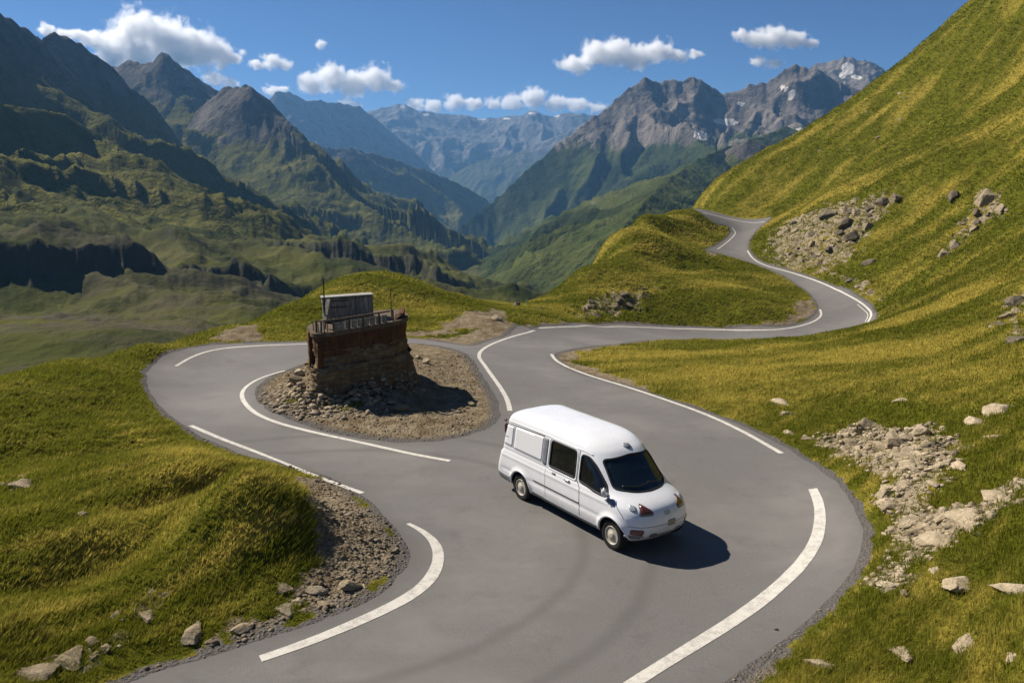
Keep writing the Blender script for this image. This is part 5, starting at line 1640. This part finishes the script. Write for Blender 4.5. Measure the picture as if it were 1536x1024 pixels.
# heap of stones and blocks against the foot
HEAP = [(445, 573, 30, 0), (458, 583, 24, 3), (450, 560, 26, 5), (436, 578, 22, 2), (470, 592, 26, 0), (437, 590, 14, 1), (474, 575, 18, 5), (488, 590, 20, 2), (505, 598, 14, 3), (455, 560, 16, 1), (640, 542, 14, 3), (628, 536, 12, 1), (708, 606, 18, 2), (600, 612, 22, 4), (585, 604, 16, 0), (430, 562, 15, 2), (520, 605, 15, 1)]
for px, py, w, k in HEAP:
    place_rock(px, py, w, k, "pale broken block in the stone heap round the lookout's foot", "blocks round the lookout's foot", mat=M_rockw if k % 2 else M_rock, sink=.2)


def near_tower(P, st, rk, rd):
    d = dist_line(FP, P); ins = inside(FP * 1.0, P)
    c = P - TC; an = np.arctan2(c[:, 1], c[:, 0])
    side = .5 + .5 * np.cos(an - math.radians(215))
    keep = rr2.random(len(P)) < np.exp(-(d / (.25 + 1.15 * side)) ** 2)
    return keep & ~ins & (rd > .1)


P, st, rk, rd = sample_ground((-9.5, -1.5, 24, 33.5), 16000, lambda P: np.ones(len(P), bool), 77)
k = near_tower(P[:, :2], st, rk, rd); P = P[k]
d = dist_line(FP, P[:, :2]); r = np.random.default_rng(3)
P[:, 2] += np.exp(-(d / .55) ** 2) * r.uniform(0, .55, len(P))
pebble_field("rubble", P, .035 * (5.0) ** (r.random(len(P)) ** 2.2), (rock_mat("rubble_stone", (.27, .22, .15), (.48, .40, .285)), M_gr2, M_gr), "rubble of broken stones round the lookout's foot", seed=9)
# ------------------------------------------------------------------ turf: short alpine grass standing on the sheet
def tufts(N, seed, r0=8.2, r1=62., a0=-.80, a1=.80, big=1.0):
    r = np.random.default_rng(seed)
    a = r.uniform(a0, a1, N); u = np.log(r0) + (np.log(r1) - np.log(r0)) * r.random(N) ** .9
    P = np.stack([np.exp(u) * np.sin(a), np.exp(u) * np.cos(a)], -1)
    z, st, rk, rd = ground_z(P)
    dr = dryness(P)
    keep = (st + r.normal(0, .12, N) < .42) & (rk + r.normal(0, .2, N) < .75) & (rd > .10)
    P, z, dr, rd = P[keep], z[keep], dr[keep], rd[keep]
    n = len(P); rho = np.hypot(P[:, 0], P[:, 1])
    NB = 5
    hgt = r.uniform(.045, .125, n) * (1 + .7 * fbm(P[:, 0] * .7, P[:, 1] * .7, 3)) * (1 + .3 * sstep(20, 50, rho)) * big * sstep(-.1, .7, rd)
    wid = np.maximum(.006, rho * .00052)
    V = np.empty((n, NB, 3, 3)); C = np.empty((n, NB, 3)); D = np.empty((n, NB, 3))
    wind = np.array([.78, .55])
    for b in range(NB):
        th = r.uniform(0, 2 * np.pi, n)
        off = np.stack([np.cos(th), np.sin(th)], -1) * (r.random(n) ** .5 * (.03 + rho * .0016))[:, None]
        h = hgt * r.uniform(.6, 1.15, n)
        lean = (wind * r.uniform(.25, .9, n)[:, None] + np.stack([np.cos(th), np.sin(th)], -1) * .55) * h[:, None]
        ph = r.uniform(0, np.pi, n); sd_ = np.stack([np.cos(ph), np.sin(ph)], -1) * (wid * r.uniform(.7, 1.4, n))[:, None]
        base = P + off
        V[:, b, 0, :2] = base - sd_; V[:, b, 1, :2] = base + sd_; V[:, b, 2, :2] = base + lean
        V[:, b, 0, 2] = z - .012; V[:, b, 1, 2] = z - .012; V[:, b, 2, 2] = z + h
        C[:, b, :] = np.clip(dr * 1.0 + r.normal(0, .11, n), 0, 1)[:, None]
        D[:, b, :] = r.random(n)[:, None]
    V = V.reshape(-1, 3)
    me = np_mesh("grass", V, np.arange(len(V)).reshape(-1, 3))
    attr(me, 'dry', C); attr(me, 'tone', D)
    return me


t = NT("grass_blades")
d_ = t.at('dry'); o_ = t.at('tone')
g = t.mix(o_, (.120, .132, .011), (.190, .196, .019))
y = t.mix(o_, (.38, .315, .055), (.54, .455, .10))
c = t.mix(t.rng(d_, .28, .95), g, y)
t.fin(c, .8, None, .05)
tr = t.new('ShaderNodeBsdfTranslucent'); t.put(tr.inputs['Color'], c)
mx = t.new('ShaderNodeMixShader'); mx.inputs[0].default_value = .5
t.l.new(t.b.outputs[0], mx.inputs[1]); t.l.new(tr.outputs[0], mx.inputs[2]); t.l.new(mx.outputs[0], t.out.inputs[0])
tag(link("grass", tufts(NGRASS, 41), t.m, smooth_=False), "short green and straw-coloured mountain grass", kind='stuff')
tag(link("grass", tufts(NGRASS // 2, 43, 60., 165., .02, .72, 1.1), t.m, smooth_=False), "grass tussocks on the high slope right of the road", kind='stuff')
# ------------------------------------------------------------------ fair-weather clouds, far beyond the air box
def cloud(blobs, label, seed, dist=11500., dens=.03, group=None, soft=.75):
    """blobs: (px, py, radius in photo scale, flattening)"""
    B = []
    for px, py, r_, *e in blobs:
        c = at_rho(px, py, dist + (e[1] if len(e) > 1 else 0) * dist / F0)
        B.append((c, r_ * dist / F0, e[0] if e else .75))
    C0 = np.mean([b[0] for b in B], 0)
    lo = np.min([b[0] - b[1] * 1.25 for b in B], 0) - C0; hi = np.max([b[0] + b[1] * 1.25 for b in B], 0) - C0
    bm = bmesh.new(); bmesh.ops.create_icosphere(bm, subdivisions=3, radius=1.0)
    mid, half = (lo + hi) / 2, (hi - lo) / 2
    for v in bm.verts:
        q = np.array(v.co); q = np.sign(q) * np.abs(q) ** .5; q = q / max(np.abs(q).max(), 1e-6) * (1 if True else 0)
        v.co = Vector(mid + q * half)
    me = bpy.data.meshes.new("cloud"); bm.to_mesh(me); bm.free()
    t = NT("cloud_vapour"); p = t.obj()
    for n in list(t.n):
        if n.type == 'BSDF_PRINCIPLED': t.n.remove(n)
    sc = np.mean([b[1] for b in B])
    f = None
    warp = t.noise(p, 1.3 / sc, 3, .5, col=True)
    w = t.new('ShaderNodeVectorMath', operation='MULTIPLY_ADD'); t.put(w.inputs[0], warp); w.inputs[1].default_value = (sc * .9,) * 3; t.put(w.inputs[2], p)
    w2 = t.new('ShaderNodeVectorMath', operation='SUBTRACT'); t.put(w2.inputs[0], w.outputs[0]); w2.inputs[1].default_value = (sc * .45,) * 3
    for c, r_, e in B:
        m_ = t.map(w2.outputs[0], (1 / r_, 1 / r_, 1 / (r_ * e)), (0, 0, 0), tuple(-(c - C0) / np.array([r_, r_, r_ * e])))
        ln = t.new('ShaderNodeVectorMath', operation='LENGTH'); t.put(ln.inputs[0], m_)
        g = t.math('SUBTRACT', 1.0, ln.outputs['Value'])
        if f is None: f = g
        else:
            q = t.math('SMOOTH_MAX', f, g); q.node.inputs[2].default_value = .18; f = q
    n1 = t.noise(p, 1.7 / sc, 6, .62)
    f = t.math('ADD', f, t.math('MULTIPLY', t.math('SUBTRACT', n1, .53), 2.1))
    dn = t.math('MULTIPLY', t.rng(f, .05, soft), dens)
    vol = t.new('ShaderNodeVolumePrincipled'); vol.inputs['Color'].default_value = (1, 1, 1, 1); vol.inputs['Anisotropy'].default_value = .35
    t.put(vol.inputs['Density'], dn); t.l.new(vol.outputs[0], t.out.inputs['Volume'])
    try: t.m.cycles.volume_step_rate = 1.0
    except Exception: pass
    o = link("cloud", me, t.m, smooth_=False); o.location = C0
    return tag(o, label, "cloud", group)


cloud([(150, 62, 26, .6), (185, 60, 34, .8), (215, 48, 36, .9), (205, 78, 34, .7), (250, 58, 40, .85), (285, 66, 38, .8), (320, 78, 34, .75), (345, 86, 22, .6), (270, 85, 34, .6), (168, 82, 28, .7)], "largest white cumulus cloud standing behind the jagged left peak", 1)
cloud([(70, 46, 16, .5), (95, 54, 20, .45), (118, 52, 16, .45)], "thin cloud strip touching the upper left ridge, left of the largest cloud", 2)
cloud([(385, 97, 14, .55), (408, 91, 18, .7), (428, 98, 13, .7)], "small ragged cloud just right of the largest cloud", 3)
cloud([(322, 118, 20, .5), (345, 124, 14, .5)], "low cloud peeping over the ridge between jagged peak and dome", 4)
cloud([(468, 128, 24, .7), (498, 116, 28, .85), (530, 124, 30, .7), (562, 116, 26, .85), (590, 130, 20, .55)], "flat-based white cloud with two humps left of centre", 5)
cloud([(481, 66, 10, .8)], "tiny round cloud puff above the two-humped cloud", 6, soft=.8)
cloud([(862, 96, 26, .6), (895, 80, 30, .75), (925, 78, 30, .8), (958, 84, 28, .75), (988, 76, 26, .7), (1012, 84, 20, .5), (1042, 80, 14, .5)], "broad white cloud above the right-hand rocky peaks", 7)
cloud([(1112, 54, 16, .6), (1138, 58, 22, .7), (1162, 54, 24, .75), (1190, 60, 24, .6), (1212, 66, 14, .5)], "long cloud at the upper right beside the grassy skyline", 8)
cloud([(1138, 92, 14, .6), (1162, 96, 14, .5)], "little flat cloud below the long upper right cloud", 9)
cloud([(622, 158, 18, .6), (650, 160, 18, .6), (682, 152, 20, .7), (712, 156, 18, .6), (740, 154, 16, .6)], "low cloud bank behind the distant range, left part", 10)
cloud([(768, 152, 20, .7), (800, 146, 24, .8), (835, 154, 22, .6), (868, 158, 22, .5), (895, 162, 16, .5)], "low cloud bank behind the distant range, right part", 11)
cloud([(408, 136, 16, .5), (425, 134, 12, .5)], "sliver of cloud behind the blue ridge right of the dome", 12)
cloud([(520, 154, 14, .5), (535, 157, 10, .5)], "small cloud low on the blue ridge under the two-humped cloud", 13)
